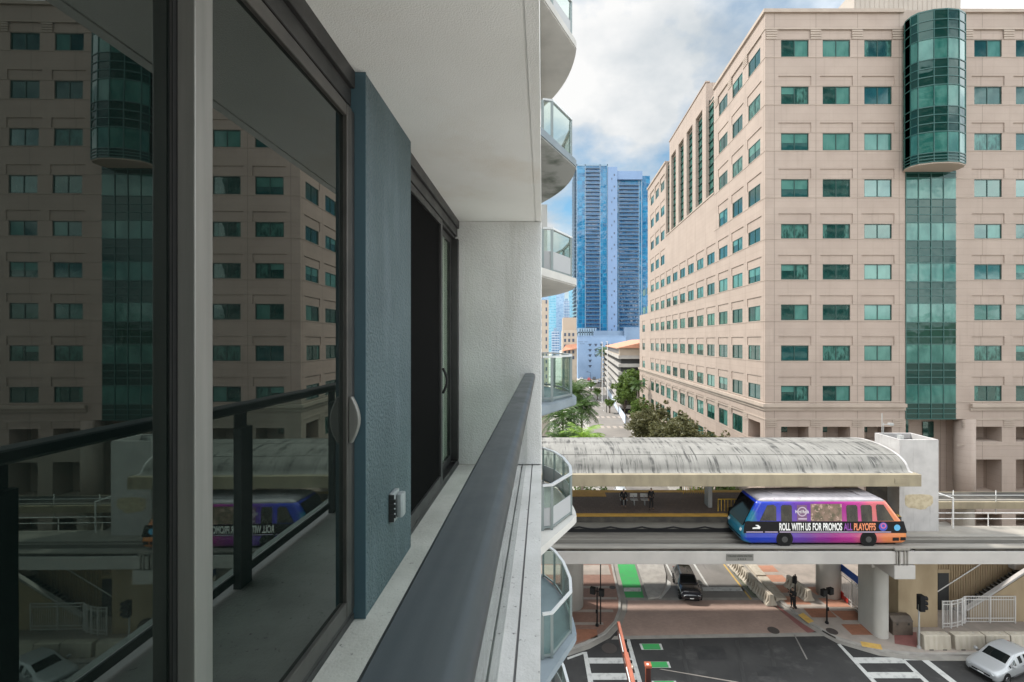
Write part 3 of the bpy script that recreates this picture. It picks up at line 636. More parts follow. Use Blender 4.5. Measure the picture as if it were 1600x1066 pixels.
# green glass shaft, then the bowed bay over it
def glass_bands(plan, z0, z1, parent, nm, proud=.05, closed=False):
    segs = list(zip(plan[:-1], plan[1:]))
    mul = MB(); vis, spn = [], []
    bands = [(a - .25, b2 + .15) for a, b2 in rowz if b2 < z1 + .2 and a > z0 - .5]
    cuts = sorted({z0, z1, *[x for p in bands for x in p if z0 < x < z1]})
    for a, b2 in zip(cuts[:-1], cuts[1:]):
        isv = any(p[0] - .01 <= a and b2 <= p[1] + .01 for p in bands); m = MB(); (vis if isv else spn).append(m)
        for p, q in segs: m.ext([(*p, a), (*q, a), (*q, b2), (*p, b2)], (0, .06, 0))
        lines = [a] if isv else [a + (b2 - a) * k / 3 for k in range(3)]
        for z in lines:
            for p, q in segs:
                d = (Vector((*q, 0)) - Vector((*p, 0))); nrm = Vector((d.y, -d.x, 0)).normalized() * proud * .5
                mul.bar(Vector((*p, z)) + nrm, Vector((*q, z)) + nrm, proud, .11)
    for p, q in segs:
        L = (Vector(q) - Vector(p)).length; k = max(1, round(L / 1.45)) if L > 1 else 1
        for i in range(k):
            c = Vector((*p, 0)).lerp(Vector((*q, 0)), i / k); mul.box(c.x - .045, c.x + .045, c.y - .06, c.y + .02, z0, z1)
    o = mul.build(nm, 'bay_mullion', parent)
    for m in spn: m.build('spandrel', 'bay_spandrel', o)
    for m in vis: m.build('vision_glass', 'bay_vision', o)
    return o
glass_bands([(SH0, D0 - .02), (SH1, D0 - .02)], 12.96, 42.6, office, 'glass_shaft')
BZ0, BZ1 = H + 280 * 49.5 / F, H + 517 * 49.4 / F
row_keep = rowz; rowz = [(H + (VY - b2) * 49.5 / F, H + (VY - a) * 49.5 / F) for a, b2 in rows]
bow = [(41.25, 52.0), (40.95, 51.4), (40.95, 50.6), (41.3, 50.0), (42.6, 49.45), (44.0, 49.3), (45.4, 49.45), (46.6, 50.0), (46.95, 50.6), (46.95, 51.4), (46.7, 52.0)]
bay = glass_bands(bow, BZ0, BZ1, office, 'glass_bay'); rowz = row_keep
b = MB(); b.prism([(p[0], p[1] + .02) for p in bow], BZ0 - .18, BZ0 - .002); b.build('bay_soffit', 'office_soffit', office)
b = MB(); b.prism([(p[0] * 1.0, p[1] - .03) for p in bow], BZ1 + .001, BZ1 + .16); b.build('bay_roof', 'bay_mullion', office)
# penthouse on the roof
b = MB(); b.box(41.0, 55.3, 60, 72, ROOF - .6, 69)
for k in range(22): b.box(41.2 + k * .64, 41.24 + k * .64, 59.96, 60.0, ROOF, 68.8)
b.build('penthouse', 'penthouse_metal', office)
# round corner pier and recess under the shaft
b = MB(); b.tube([(49.0, 52.7, 0), (49.0, 52.7, 12.9)], 1.0, 20); b.build('column', 'office_stone', office, smooth=True)
b = MB(); b.box(SH0 + .05, SH0 + 2.3, 54.45, 54.58, 7.5, 12.4); b.box(45.2, 46.9, 54.45, 54.58, .5, 8.2); b.box(45.6, 46.9, 54.45, 54.58, 10.3, 12.2); b.build('doorway_glass', 'pane_dark', office)
for c in front_cols:                                  # dark windows at the back of the loggias
    for a, b2 in ((11.0, 12.04), (5.9, 8.24), (.3, 1.89)):
        p = MB(); p.box(c - 1.35, c + .25, D0 + 2.10, D0 + 2.18, a, b2); p.build('loggia_window', 'pane_dark', office)
# the windows: a frame part and its panes as a sub-part
def win_mb(hh):
    f = MB(); w2, fr = WW / 2, .09
    f.box(-w2, w2, -.02, .05, 0, fr); f.box(-w2, w2, -.02, .05, hh - fr, hh); f.box(-w2, -w2 + fr, -.02, .05, fr, hh - fr); f.box(w2 - fr, w2, -.02, .05, fr, hh - fr); f.box(-.05, .05, -.02, .05, fr, hh - fr)
    return f
rs = random.Random(11)
def pane_mb(hh, kind):
    p = MB(); x0, x1, z0, z1 = -1.5, 1.5, .1, hh - .1; y = .03
    p.box(x0, -.05, y, y + .03, z0, z1, 0); p.box(.05, x1, y, y + .03, z0, z1, 0)
    def patch(a, c, d, e, mi): p.box(a, c, y - .012, y + .001, d, e, mi)
    if kind == 1: zz = z0 + (z1 - z0) * .45; patch(x0, -.06, zz, z1, 1); patch(.06, x1, zz, z1, 1)
    if kind == 2: patch(x0, -.06, z0, z1, 1); patch(.06, x1, z0, z1, 1)
    if kind == 3: patch(x0, x0 + .45, z0, z1, 2); patch(x1 - .5, x1, z0, z1, 2)
    if kind == 4: patch(x0, -.06, z0, z1, 2); patch(.06, x1, z0, z1, 2)
    if kind == 5: zz = z0 + (z1 - z0) * .6; patch(x0, -.06, zz, z1, 1); patch(.3, x1, z0, z1, 2)
    if kind == 6: patch(.06, x1, z0, z1, 1)
    return p
fr_me, pn_me = {}, {}
def placed(c, z, side): return (Vector((c, D0 + WD - .05, z)), 0.0) if side == 'F' else (Vector((X0 + WD - .05, c, z)), R(-90))
def key(wn):
    c, a, b2, s = wn
    return -(abs(c - 35) * .6 if s == 'F' and c < 59 else 200 + c if s == 'F' else 12 + (c - 52) * 1.0)
wins.sort(key=key, reverse=True)
rest_f, rest_p = MB(), MB()
protos = {}
for i, (c, a, b2, s) in enumerate(wins):
    hh = round(b2 - a, 1); base = rs.choices([0, 1, 2, 3, 4, 5, 6], [26, 15, 13, 15, 13, 10, 8])[0]
    alt = rs.random() < .28; g = 'pane_blue' if (a > 43 and a < 47 and s == 'F') or alt else 'pane_dark'
    pos, rz = placed(c, a, s); pos = pos - Vector(off_loc); scz = (b2 - a) / hh
    if i < 99:
        if (hh, base, g) not in protos:
            wo = win_mb(hh).build('window', 'window_frame_green', office, True) if hh not in fr_me else None
            if wo: fr_me[hh] = wo.data
            else: wo = bpy.data.objects.new('window', fr_me[hh]); COL.objects.link(wo); wo.parent = office
            po = pane_mb(hh, base).build('pane', [g, 'pane_blind', 'pane_curtain'], wo, True); protos[hh, base, g] = wo
        else: wo = dup(protos[hh, base, g], office)
        wo.location = pos; wo.rotation_euler = (0, 0, rz); wo.scale = (1, 1, scz)
    else:
        mt = Matrix.Translation(pos) @ Matrix.Rotation(rz, 4, 'Z'); rest_f.join(win_mb(b2 - a), mt); rest_p.join(pane_mb(b2 - a, base), mt)
ro = rest_f.build('window', 'window_frame_green', office, True); ro['kind'] = 'stuff'
rp_ = rest_p.build('pane', ['pane_dark', 'pane_blind', 'pane_curtain'], ro, True); rp_['kind'] = 'stuff'

# ================================================================== guideway and station
gw = thing('guideway', 'pale concrete train guideway with running rails, name plate and cross pier over the street', 'guideway', (24.7, 32.9, 0))
GX0, GX1 = -45, 62
b = MB(); b.box(GX0, 24.25, 31.0, 31.7, 6.54, 7.42); b.box(24.31, GX1, 31.0, 31.7, 6.54, 7.42); b.box(GX0, GX1, 32.8, 33.5, 6.54, 7.2)
bevel(b.build('girder', 'girder_paint', gw), .03)
b = MB(); b.box(GX0, 24.0, 31.10, 31.59, 7.421, 7.60); b.box(25.5, GX1, 31.10, 31.59, 7.421, 7.60); b.box(24.251, 24.309, 31.05, 31.6, 6.56, 7.40); b.build('gap', 'dark_gap', gw)
b = MB(); b.box(GX0, GX1, 31.03, 31.6, 7.601, 7.68); b.box(GX0, GX1, 33.4, 33.85, 6.951, 7.42); b.box(GX0, GX1, 32.72, 32.86, 6.951, 7.5); b.build('running_plinth', 'plinth_concrete', gw)
b = MB(); b.box(GX0, GX1, 31.76, 34.1, 6.7, 6.95); b.build('track_bed', 'track_bed', gw)
b = MB()
for y, z in ((32.05, 7.4),): b.box(GX0, GX1, y, y + .07, z, z + .1); b.box(GX0, GX1, y + .02, y + .05, 7.25, z)
b.build('guide_rail', 'rail_steel', gw)
b = MB()
for k in range(4): b.box(24.02 + .05 + k * .21 + (.12 if k > 1 else 0), 24.02 + .12 + k * .21 + (.12 if k > 1 else 0), 30.93, 30.998, 6.5, 7.6)
b.box(23.95, 25.0, 30.9, 31.1, 7.55, 7.70); b.build('joint_bars', 'plinth_concrete', gw)
nx0, nx1 = (1134.5 - VX) * 31 / F, (1177 - VX) * 31 / F
b = MB(); b.box(nx0, nx1, 30.965, 30.998, H - 343 * 31 / F, H - 333 * 31 / F + .02); npl = b.build('name_plate', 'sign_grey', gw)
b = MB()
b.join(text_mb('COLLEGE NORTH STATION', .17, .80), Matrix.Translation(((nx0 + nx1) / 2, 30.963, H - 335.7 * 31 / F)) @ FACE_FRONT)
for k in range(4): b.box((nx0 + nx1) / 2 - .15 + k * .16, (nx0 + nx1) / 2 - .05 + k * .16, 30.960, 30.9645, H - 340.9 * 31 / F, H - 339.6 * 31 / F)
b.build('plate_lettering', 'sign_ink', npl)
b = MB(); b.prism(rrect(24.2, 25.25, 32.85, 35.3, .5, 6), 0, 6.52); b.build('pier', 'pier_concrete', gw)
b = MB(); b.ext([(24.0, 31.0, 5.5), (25.45, 31.0, 5.5), (25.45, 31.0, 6.46), (24.0, 31.0, 6.46)], (0, 2.2, 0)); b.ext([(24.0, 33.2, 5.2), (25.45, 33.2, 5.2), (25.45, 33.2, 6.47), (24.0, 33.2, 6.47)], (0, 3.0, 0))
bevel(b.build('pier_cap', 'girder_paint', gw), .03)
for px in (-8.0, 57.0):
    b = MB(); b.prism(rrect(px, px + 1.05, 32.85, 35.3, .5, 6), 0, 6.52); b.build('pier', 'pier_concrete', gw)
# second guideway behind the platform
g2 = thing('guideway', 'beige guideway girder with pipe railings behind the station platform', 'guideway', (45, 42, 0))
b = MB(); b.box(-45, 70, 40.7, 41.3, 6.75, 7.36); b.box(-45, 70, 42.9, 43.5, 6.75, 7.36); b.build('girder', 'fascia_concrete', g2)
b = MB(); b.box(-45, 70, 41.301, 42.899, 7.0, 7.2); b.box(30.3, 70, 41.3, 43.2, 7.201, 7.42); b.build('track_bed', 'dark_gap', g2)
b = MB(); b.box(-45, 70, 41.0, 41.25, 7.361, 7.45); b.build('running_plinth', 'plinth_concrete', g2)
b = MB(); b.tube([(30.2, 40.8, 7.95), (70, 40.8, 7.95)], .035)
for k in range(9): b.tube([(33 + k * 3.9, 40.8, 6.2), (33 + k * 3.9, 40.8, 7.95)], .04); b.tube([(33 + k * 3.9, 40.8, 7.95), (33.3 + k * 3.9, 41.1, 8.3)], .03)
b.build('pipe_railing', 'pole_grey', g2)
for px in (38.5, 58.0):
    b = MB(); b.prism(rrect(px, px + 1.0, 41.2, 43.0, .4, 5), 0, 6.74); b.build('pier', 'pier_concrete', g2)

st = thing('train_station', 'elevated train station under a streaked grey barrel roof with yellow platform edges', 'station', (12, 37, 0))
SX0, SX1 = -26, 26.66
prof = [(32.62, 12.36), (32.75, 12.42), (33.0, 12.52), (33.3, 12.72)]
for k in range(13): a = R(160 - 140 * k / 12); prof.append((37 + 4.02 * math.cos(a) * 1.0, 12.30 + 1.46 * math.sin(a)))
prof = [(32.65, 12.365), (32.95, 12.40)] + [(37 + 3.95 * math.cos(R(172 - 164 * k / 24)), 12.30 + 1.46 * math.sin(R(172 - 164 * k / 24)) ** .8) for k in range(25)] + [(41.05, 12.40), (41.35, 12.365)]
b = MB(); n = len(prof); nx = 24
for i in range(nx + 1):
    x = SX0 + (SX1 - .159 - SX0) * i / nx; b.v += [Vector((x, p[0], p[1])) for p in prof]
for i in range(nx):
    for k in range(n - 1): b.f.append([i * n + k, i * n + k + 1, (i + 1) * n + k + 1, (i + 1) * n + k]); b.m.append(0)
canopy = b.build('canopy', 'vault_concrete', st, smooth=True)
q = MB()
for k in (6, 12, 18): p = prof[k + 1]; q.box(SX0, SX1 - .17, p[0] - .02, p[0] + .02, p[1] - .03, p[1] + .012)
q.build('seam', 'dark_gap', canopy)
b = MB(); x0, x1 = SX1 - .45, SX1                        # pale rim closing the end of the vault
rim = [(p[0], p[1] + .07) for p in prof] + [(p[0], max(12.361, p[1] - .16)) for p in prof[::-1]]
x0 = SX1 - .16; b.ext([(x0, p[0], p[1] + .03) for p in prof] + [(x0, p[0], 12.362) for p in (prof[-1], prof[0])], (x1 - x0, 0, 0)); b.build('end_rim', 'white_concrete', canopy)
b = MB(); b.box(SX0 - .5, 26.95, 32.3, 32.75, 11.5, 12.36); b.box(SX0 - .5, 26.95, 41.25, 41.7, 11.5, 12.36); b.box(26.5, 26.94, 32.751, 41.249, 11.52, 12.35); b.box(SX0 - .5, 26.499, 32.751, 41.249, 11.95, 12.35)
bevel(b.build('fascia', 'fascia_concrete', st), .02)
b = MB()
b.box(25.0, 25.9, 32.27, 32.299, 11.75, 12.10); b.build('patched_panel', 'fascia_concrete', st)
b = MB(); b.box(SX0, 26.8, 34.35, 40.0, 8.2, 8.70); b.build('platform', 'platform_tile', st)
b = MB(); b.box(SX0, 26.8, 34.36, 34.9, 7.0, 8.199); b.box(SX0, 26.8, 39.3, 39.9, 7.0, 8.199); b.build('platform_wall', 'plinth_concrete', st)
b = MB(); b.box(SX0, 26.8, 33.95, 34.349, 8.25, 8.66); b.build('edge_lip', 'dark_gap', st)
b = MB(); b.box(SX0, 26.8, 33.94, 34.55, 8.7, 8.712); b.box(SX0, 26.8, 39.35, 39.95, 8.7, 8.712); b.box(1.9, 5.0, 38.3, 39.345, 8.7, 8.712); b.build('yellow_edge', 'safety_yellow', st)
for cx in (-14.0, -4.5, 12.95):
    b = MB(); b.box(cx - .17, cx + .17, 35.7, 36.6, 8.701, 11.94); bevel(b.build('column', 'steel_grey', st), .04)
for cx, cy_ in ((24.3, 38.8), (2.0, 37.2), (-16, 37.2)):
    b = MB(); b.tube([(cx, cy_, 0), (cx, cy_, 8.19)], .95, 24); b.build('support_column', 'pier_concrete', st, smooth=True)
b = MB(); b.box(23.2, 24.9, 36.0, 36.3, 8.701, 11.49); b.build('screen_wall', 'beige_concrete', st)
b = MB(); b.box(25.0, 26.6, 35.1, 35.2, 8.701, 11.45); b.build('dark_doorway', 'dark_gap', st)
def yellow_rail(x0, x1, y):
    q = MB(); q.tube([(x0, y, 8.7), (x0, y, 9.65), (x1, y, 9.65), (x1, y, 8.7)], .035, 6)
    for k in range(1, 9): q.tube([(x0 + (x1 - x0) * k / 9, y, 8.72), (x0 + (x1 - x0) * k / 9, y, 9.63)], .02, 6)
    return tag(q.build('barrier_rail', 'yellow_paint'), 'low yellow barrier rail beside the %s' % ('grey platform column and the train' if y < 37 else 'far edge of the platform'), 'barrier', 'yellow barrier rails on the platform')
yellow_rail(13.3, 15.6, 35.0); yellow_rail(8.2 + 3.6, 13.6, 39.0)
b = MB(); pts = []                                        # black cable hung in loops along the platform wall
for k in range(121):
    x = 0 + 15.2 * k / 120; u = (x / 2.4) % 1; pts.append((x, 34.30, 7.78 - .16 * math.sin(math.pi * u) ** .8))
b.tube(pts, .06, 6); b.box(0, 15.3, 34.31, 34.345, 7.36, 7.6)
tag(b.build('draped_cable', 'black_cable'), 'thick black cable looped along the wall under the platform', 'cable')
et = thing('elevator_tower', 'white concrete lift tower with rain stains and a tan patch beside the station', 'lift tower', (28.5, 35.7, 0))
b = MB()
TX0, TX1, TY0, TY1, TZ = 27.0, 30.0, 34.4, 37.0, 14.42
b.box(TX0, TX1, TY0, TY1, 6.4, TZ - .5); b.box(TX0, TX1, TY0, TY0 + .18, TZ - .5, TZ); b.box(TX0, TX1, TY1 - .18, TY1, TZ - .5, TZ); b.box(TX0, TX0 + .18, TY0 + .18, TY1 - .18, TZ - .5, TZ); b.box(TX1 - .18, TX1, TY0 + .18, TY1 - .18, TZ - .5, TZ)
b.build('shaft', 'white_concrete', et)
b = MB(); b.box(TX0 + .19, TX1 - .19, TY0 + .19, TY1 - .19, TZ - .49, TZ - .42); b.build('roof', 'asphalt_dark', et)
b = MB(); b.box(26.8, 29.8, 34.25, 37.0, 0, 6.399); b.build('base', 'beige_concrete', et)
pp = [(27.45, 11.2 - 1.05), (27.75, 10.22), (28.6, 10.24), (29.3, 10.2), (29.55, 10.05), (29.58, 9.6), (29.4, 9.35), (29.2, 9.3), (29.0, 9.1), (28.6, 9.05), (28.2, 9.15), (27.7, 9.2), (27.45, 9.4), (27.4, 9.8)]
b = MB(); b.ext([(p[0], 34.385, p[1]) for p in pp], (0, .012, 0)); b.build('plaster_patch', 'patch_plaster', et)
b = MB(); b.tube([(30.02, 34.5, 10.3), (31.2, 34.5, 9.9), (31.2, 34.5, 7.6)], .06, 8); b.build('drain_pipe', 'white_metal', et)
b = MB(); b.box(27.2, 27.5, 34.6, 34.9, 14.42, 14.7); b.tube([(27.3, 36.6, 14.4), (27.3, 36.6, 16.1)], .03, 6); b.tube([(27.3, 36.6, 15.2), (27.9, 36.5, 15.2)], .025, 6); b.box(27.75, 28.05, 36.3, 36.6, 15.15, 15.32); b.tube([(27.5, 36.7, 14.4), (27.5, 36.7, 15.3)], .025, 6)
b.build('camera_mast', 'pole_grey', et)
dk = MB(); dk.box(26.85, 66, 33.9, 35.4, 6.9, 7.4); tag(bevel(dk.build('walkway_deck', 'deck_concrete'), .02), 'concrete maintenance deck with the white lift tower standing on it', 'deck')
b = MB()
for z in (8.0, 8.45): b.tube([(30.6, 35.3, z), (66, 35.3, z)], .03, 6)
for k in range(9): b.tube([(30.6 + k * 4.1, 35.3, 7.4), (30.6 + k * 4.1, 35.3, 8.45)], .035, 6)
for k in range(3): b.bar((38.0 + k * 4.2, 34.9, 8.1), (39.5 + k * 4.2, 34.0, 7.65), .1, .08)
tag(b.build('pipe_railing', 'white_metal'), 'white pipe railing along the concrete deck past the lift tower', 'railing')

# ---- platform bench and people
bn = thing('platform_bench', 'grey bench with separate low backs on the tiled platform', 'bench', (7.0, 36.35, 8.7))
for k in range(3):
    x = -.85 + k * .85
    b = MB(); b.box(x - .3, x + .3, -.22, .22, .42, .46); bevel(b.build('seat', 'pole_grey', bn, True), .015)
    b = MB(); b.box(x - .3, x + .3, .24, .28, .55, .86); bevel(b.build('backrest', 'pole_grey', bn, True), .015)
    b = MB(); b.box(x - .03, x + .03, -.15, .15, .001, .419); b.box(x - .03, x + .03, .20, .239, .40, .7); b.build('leg', 'steel_grey', bn, True)
def skin_obj(name, pts, edges, mat, parent, root=0, sub=1):
    me = bpy.data.meshes.new(name); me.from_pydata([p[:3] for p in pts], edges, []); me.materials.append(MATS[mat])
    o = bpy.data.objects.new(name, me); COL.objects.link(o); o.parent = parent
    sk = o.modifiers.new('skin', 'SKIN'); sk.use_smooth_shade = True
    for i, p in enumerate(pts):
        d = me.skin_vertices[0].data[i]; d.radius = (p[3], p[4] if len(p) > 4 else p[3]); d.use_root = (i == root)
    s2 = o.modifiers.new('sub', 'SUBSURF'); s2.levels = s2.render_levels = sub
    return o
def person(loc, rz, label, pose, group=None, top='cloth_black', bottom='cloth_black'):
    t = thing('person', label, 'person', loc, rz, group)
    J = dict(hip=(0, 0, .94), waist=(0, 0, 1.10), chest=(0, .0, 1.32), neck=(0, -.01, 1.49), head=(0, -.03, 1.60), crown=(0, -.02, 1.70),
             sl=(.17, 0, 1.42), el=(.24, .03, 1.14), wl=(.26, -.08, .90), sr=(-.17, 0, 1.42), er=(-.24, .03, 1.14), wr=(-.26, -.08, .90),
             hl=(.09, 0, .90), kl=(.11, -.03, .50), al=(.11, .02, .09), tl=(.12, -.16, .04), hr=(-.09, 0, .90), kr=(-.11, -.03, .50), ar=(-.11, .02, .09), tr=(-.12, -.16, .04))
    J.update(pose); V = {k: Vector(v) for k, v in J.items()}
    pts, edges, ix = [], [], {}
    def pt(k, p, r, r2=None): ix[k] = len(pts); pts.append((*p, r, r2 or r)); return ix[k]
    for k, r in (('hip', .13), ('waist', .12), ('chest', .14), ('neck', .055), ('head', .088), ('crown', .07)): pt(k, V[k], r)
    edges += [(0, 1), (1, 2), (2, 3), (3, 4), (4, 5)]
    face = pt('nose', V['head'] + Vector((0, -.105, -.005)), .018); edges.append((ix['head'], face))
    for s in 'lr':
        for k, r, par in (('s', .06, 'chest'), ('e', .043, 's' + s), ('w', .03, 'e' + s)): edges.append((ix[par], pt(k + s, V[k + s], r)))
        d = (V['w' + s] - V['e' + s]).normalized(); side = d.cross(Vector((0, 1, 0)));  side = side.normalized() if side.length > .1 else Vector((1, 0, 0))
        palm = pt('p' + s, V['w' + s] + d * .075, .032, .018); edges.append((ix['w' + s], palm))
        for q, (off, ln) in enumerate(((-.032, .065), (-.011, .08), (.011, .075), (.03, .058))):
            a = pt('f%d%s' % (q, s), V['w' + s] + d * (.085 + ln * .55) + side * off, .009); c = pt('g%d%s' % (q, s), V['w' + s] + d * (.085 + ln) + side * off + Vector((0, -.02, -.01)), .008)
            edges += [(palm, a), (a, c)]
        a = pt('th' + s, V['w' + s] + d * .075 + side * -.055 + Vector((0, -.02, 0)), .010); edges.append((palm, a))
        for k, r, par in (('h', .085, 'hip'), ('k', .055, 'h' + s), ('a', .04, 'k' + s), ('t', .035, 'a' + s)): edges.append((ix[par], pt(k + s, V[k + s], r)))
    skin_obj('body', pts, edges, 'skin', t)
    def garment(name, keys, links, mat, root=0):
        q = [(*V[k], r) for k, r in keys]; names = [k for k, r in keys]
        return skin_obj(name, q, [(names.index(a), names.index(c)) for a, c in links], mat, t, root)
    V['wl2'] = V['wl'].lerp(V['el'], .12); V['wr2'] = V['wr'].lerp(V['er'], .12); V['al2'] = V['al'] + Vector((0, 0, .02)); V['ar2'] = V['ar'] + Vector((0, 0, .02)); V['nk'] = V['neck'].lerp(V['chest'], .25)
    garment('jacket', [('hip', .155), ('waist', .145), ('chest', .165), ('nk', .075), ('sl', .075), ('el', .057), ('wl2', .045), ('sr', .075), ('er', .057), ('wr2', .045)],
            [('hip', 'waist'), ('waist', 'chest'), ('chest', 'nk'), ('chest', 'sl'), ('sl', 'el'), ('el', 'wl2'), ('chest', 'sr'), ('sr', 'er'), ('er', 'wr2')], top)
    garment('trousers', [('hip', .14), ('hl', .10), ('kl', .072), ('al2', .058), ('hr', .10), ('kr', .072), ('ar2', .058)], [('hip', 'hl'), ('hl', 'kl'), ('kl', 'al2'), ('hip', 'hr'), ('hr', 'kr'), ('kr', 'ar2')], bottom)
    for s in 'lr': skin_obj('shoe', [(*(V['a' + s] + Vector((0, .03, -.035))), .05), (*V['t' + s], .045)], [(0, 1)], 'cloth_black', t)
    skin_obj('hair', [(*(V['head'] + Vector((0, .035, .03))), .088), (*(V['crown'] + Vector((0, .012, .005))), .082)], [(0, 1)], 'hair', t)
    ey = MB()
    for s in (-1, 1): c = V['head'] + Vector((s * .032, -.088, .018)); ey.box(c.x - .011, c.x + .011, c.y - .006, c.y + .006, c.z - .006, c.z + .006)
    ey.build('eyes', 'hair', t, True)
    return t
person((8.15, 35.35, 8.70), R(15), 'person in dark clothes standing at the end of the platform bench', dict(el=(.25, -.02, 1.15), wl=(.12, -.20, 1.22), kl=(.14, -.03, .50), al=(.15, .02, .09), tl=(.18, -.15, .04)))
person((6.15, 36.33, 8.70), R(-8), 'person in a black jacket sitting on the platform bench', dict(hip=(0, 0, .56), waist=(0, -.02, .72), chest=(0, -.03, .95), neck=(0, -.06, 1.12), head=(0, -.09, 1.23), crown=(0, -.08, 1.33),
       sl=(.18, -.03, 1.05), el=(.27, -.08, .78), wl=(.14, -.30, .66), sr=(-.18, -.03, 1.05), er=(-.27, -.08, .78), wr=(-.14, -.30, .66), hl=(.09, -.03, .55), kl=(.14, -.45, .52), al=(.14, -.42, .09), tl=(.15, -.60, .04), hr=(-.09, -.03, .55), kr=(-.14, -.45, .52), ar=(-.14, -.42, .09), tr=(-.15, -.60, .04)))
person((20.05, 36.7, .125), R(-70), 'person in black standing on the brick corner looking at a phone', dict(el=(.26, -.02, 1.16), wl=(.10, -.26, 1.26), er=(-.25, .05, 1.14), wr=(-.24, -.06, .90)))
ph = MB(); ph.box(-.035, .035, -.005, .005, -.07, .07); po = ph.build('phone', 'black_frame', None, True); po.location = (20.05 - .345, 36.7 + .0, 1.45); po.rotation_euler = (R(-30), 0, R(-70)); tag(po, 'dark phone held up by the person in black on the corner', 'phone')

# ================================================================== the train
TXC, TYC, TZ0 = 20.0, 32.70, 7.68
TS = 31.3 / F
def tx(px): return (px - VX) * TS - TXC
def tz(py): return H - (py - VY) * TS - TZ0
train = thing('people_mover_train', 'blue, purple and orange wrapped people mover car on the guideway', 'train', (TXC, TYC, TZ0))
TL = [(.16, -6.05, 5.02, 1.28), (.30, -6.35, 5.18, 1.36), (.62, -6.42, 5.22, 1.40), (.95, -6.40, 5.18, 1.40), (1.35, -6.22, 5.02, 1.40), (1.76, -6.05, 4.78, 1.40), (2.9, -5.42, 3.92, 1.36), (3.08, -5.30, 3.78, 1.32)]
TR = [(3.081, -5.28, 3.76, 1.315), (3.18, -5.10, 3.6, 1.22), (3.27, -4.85, 3.35, 1.05), (3.31, -4.5, 3.0, .75)]
def lerpT(z, tab=TL):
    for a, c in zip(tab[:-1], tab[1:]):
        if z <= c[0]: f = max(0, (z - a[0]) / (c[0] - a[0])); return [a[i] + (c[i] - a[i]) * f for i in range(4)]
    return tab[-1]
def loft(tab, r=.32, cap=True):
    q = MB(); rings = [[(x, y, z) for x, y in rrect(x0, x1, -hw, hw, min(r, hw * .9), 5)] for z, x0, x1, hw in tab]; n = len(rings[0])
    for rg in rings: q.v += [Vector(p) for p in rg]
    for i in range(len(rings) - 1):
        for k in range(n): q.f.append([i * n + k, i * n + (k + 1) % n, (i + 1) * n + (k + 1) % n, (i + 1) * n + k]); q.m.append(0)
    if cap: q.f.append(list(range(n))[::-1]); q.m.append(0); q.f.append([(len(rings) - 1) * n + k for k in range(n)]); q.m.append(0)
    return q
body = loft(TL).build('body', 'train_livery', train, True, True)
roof = loft(TR).build('roof', 'train_roof', train, True, True)
b = MB(); b.add([(-5.2, -1.2, 3.1), (-4.2, -1.05, 3.29), (-4.2, 1.05, 3.29), (-5.2, 1.2, 3.1)], [(0, 1, 2, 3)]); b.build('roof_plate', 'train_roof_grey', roof, True); b = MB(); b.box(2.2, 3.2, -.8, .8, 3.30, 3.36); b.build('roof_hatch', 'train_roof_grey', roof, True); b = MB(); b.box(-3.9, -2.9, -.5, .5, 3.31, 3.35); b.build('roof_hatch', 'train_roof_grey', roof, True); b = MB()
for k in range(9): b.box(-1.5 + k * .34, -1.36 + k * .34, -.9, .1, 3.312, 3.322)
b.build('roof_ribs', 'train_roof_grey', roof, True)
def side_panel(name, poly, mat, off=.014, parent=train, sgn=-1, dens=True):
    q = MB(); q.ext([(x, sgn * (lerpT(z)[3] + off), z) for x, z in poly], (0, -sgn * .05, 0)); return q.build(name, mat, parent, True)
def pxpoly(pts): return [(tx(x), tz(y)) for x, y in pts]
for sg in (-1, 1):
    band = side_panel('black_band', pxpoly([(1164, 816), (1168, 814.8), (1412, 814.8), (1416.5, 830), (1416.5, 833), (1162, 833)]), 'train_black', .008, sgn=sg)
    for pts in ([(1187, 814), (1199, 790), (1209, 789), (1213, 792), (1213, 814)], [(1220.5, 815), (1220.5, 792), (1223, 789.5), (1236, 789.5), (1237.5, 792), (1237.5, 815)],
                [(1323.5, 815), (1322.5, 792), (1324.5, 789.5), (1338, 789.5), (1340, 792), (1340.5, 815)], [(1346.5, 815), (1345, 792), (1347, 789.5), (1360, 789.5), (1362.5, 792), (1363, 815)], [(1371, 814), (1369, 791), (1371, 788.5), (1381, 789), (1397, 814)]):
        side_panel('window', pxpoly(pts), 'train_glass', .016, sgn=sg)
    side_panel('picture_panel', pxpoly([(1267, 814.5), (1267, 788), (1315.5, 788), (1315.5, 814.5)]), 'train_picture', .012, sgn=sg)
    q = MB()
    for x in (1216, 1241.5, 1319, 1342.5, 1366):
        X = tx(x)
        for z in (.32, .95, 1.7): pass
        q.ext([(X - .012, sg * (lerpT(.3)[3] + .006), .3), (X + .012, sg * (lerpT(.3)[3] + .006), .3), (X + .012, sg * (lerpT(2.95)[3] + .006), 2.95), (X - .012, sg * (lerpT(2.95)[3] + .006), 2.95)], (0, -sg * .05, 0))
    q.build('door_seam', 'train_black', train, True)
    q = MB(); q.box(tx(1395), tx(1404.5), sg * 1.36, sg * 1.415, tz(845), tz(840)); q.box(tx(1407), tx(1415), sg * 1.36, sg * 1.415, tz(844.5), tz(839.5)); q.build('vent', 'train_black', train, True)
    for wx in (1226, 1357):
        q = MB(); X = tx(wx); q.tube([(X, sg * 1.12, .46), (X, sg * 1.425, .46)], [.46, .46], 28); wo = q.build('wheel', 'rubber', train, True)
        q = MB(); q.tube([(X, sg * 1.39, .46), (X, sg * 1.435, .46)], [.24, .20], 20); q.build('hub', 'hub_grey', wo, True)
        q = MB(); q.tube([(X, sg * 1.3, .50), (X, sg * 1.412, .50)], .58, 28); q.build('wheel_arch', 'train_black', train, True)
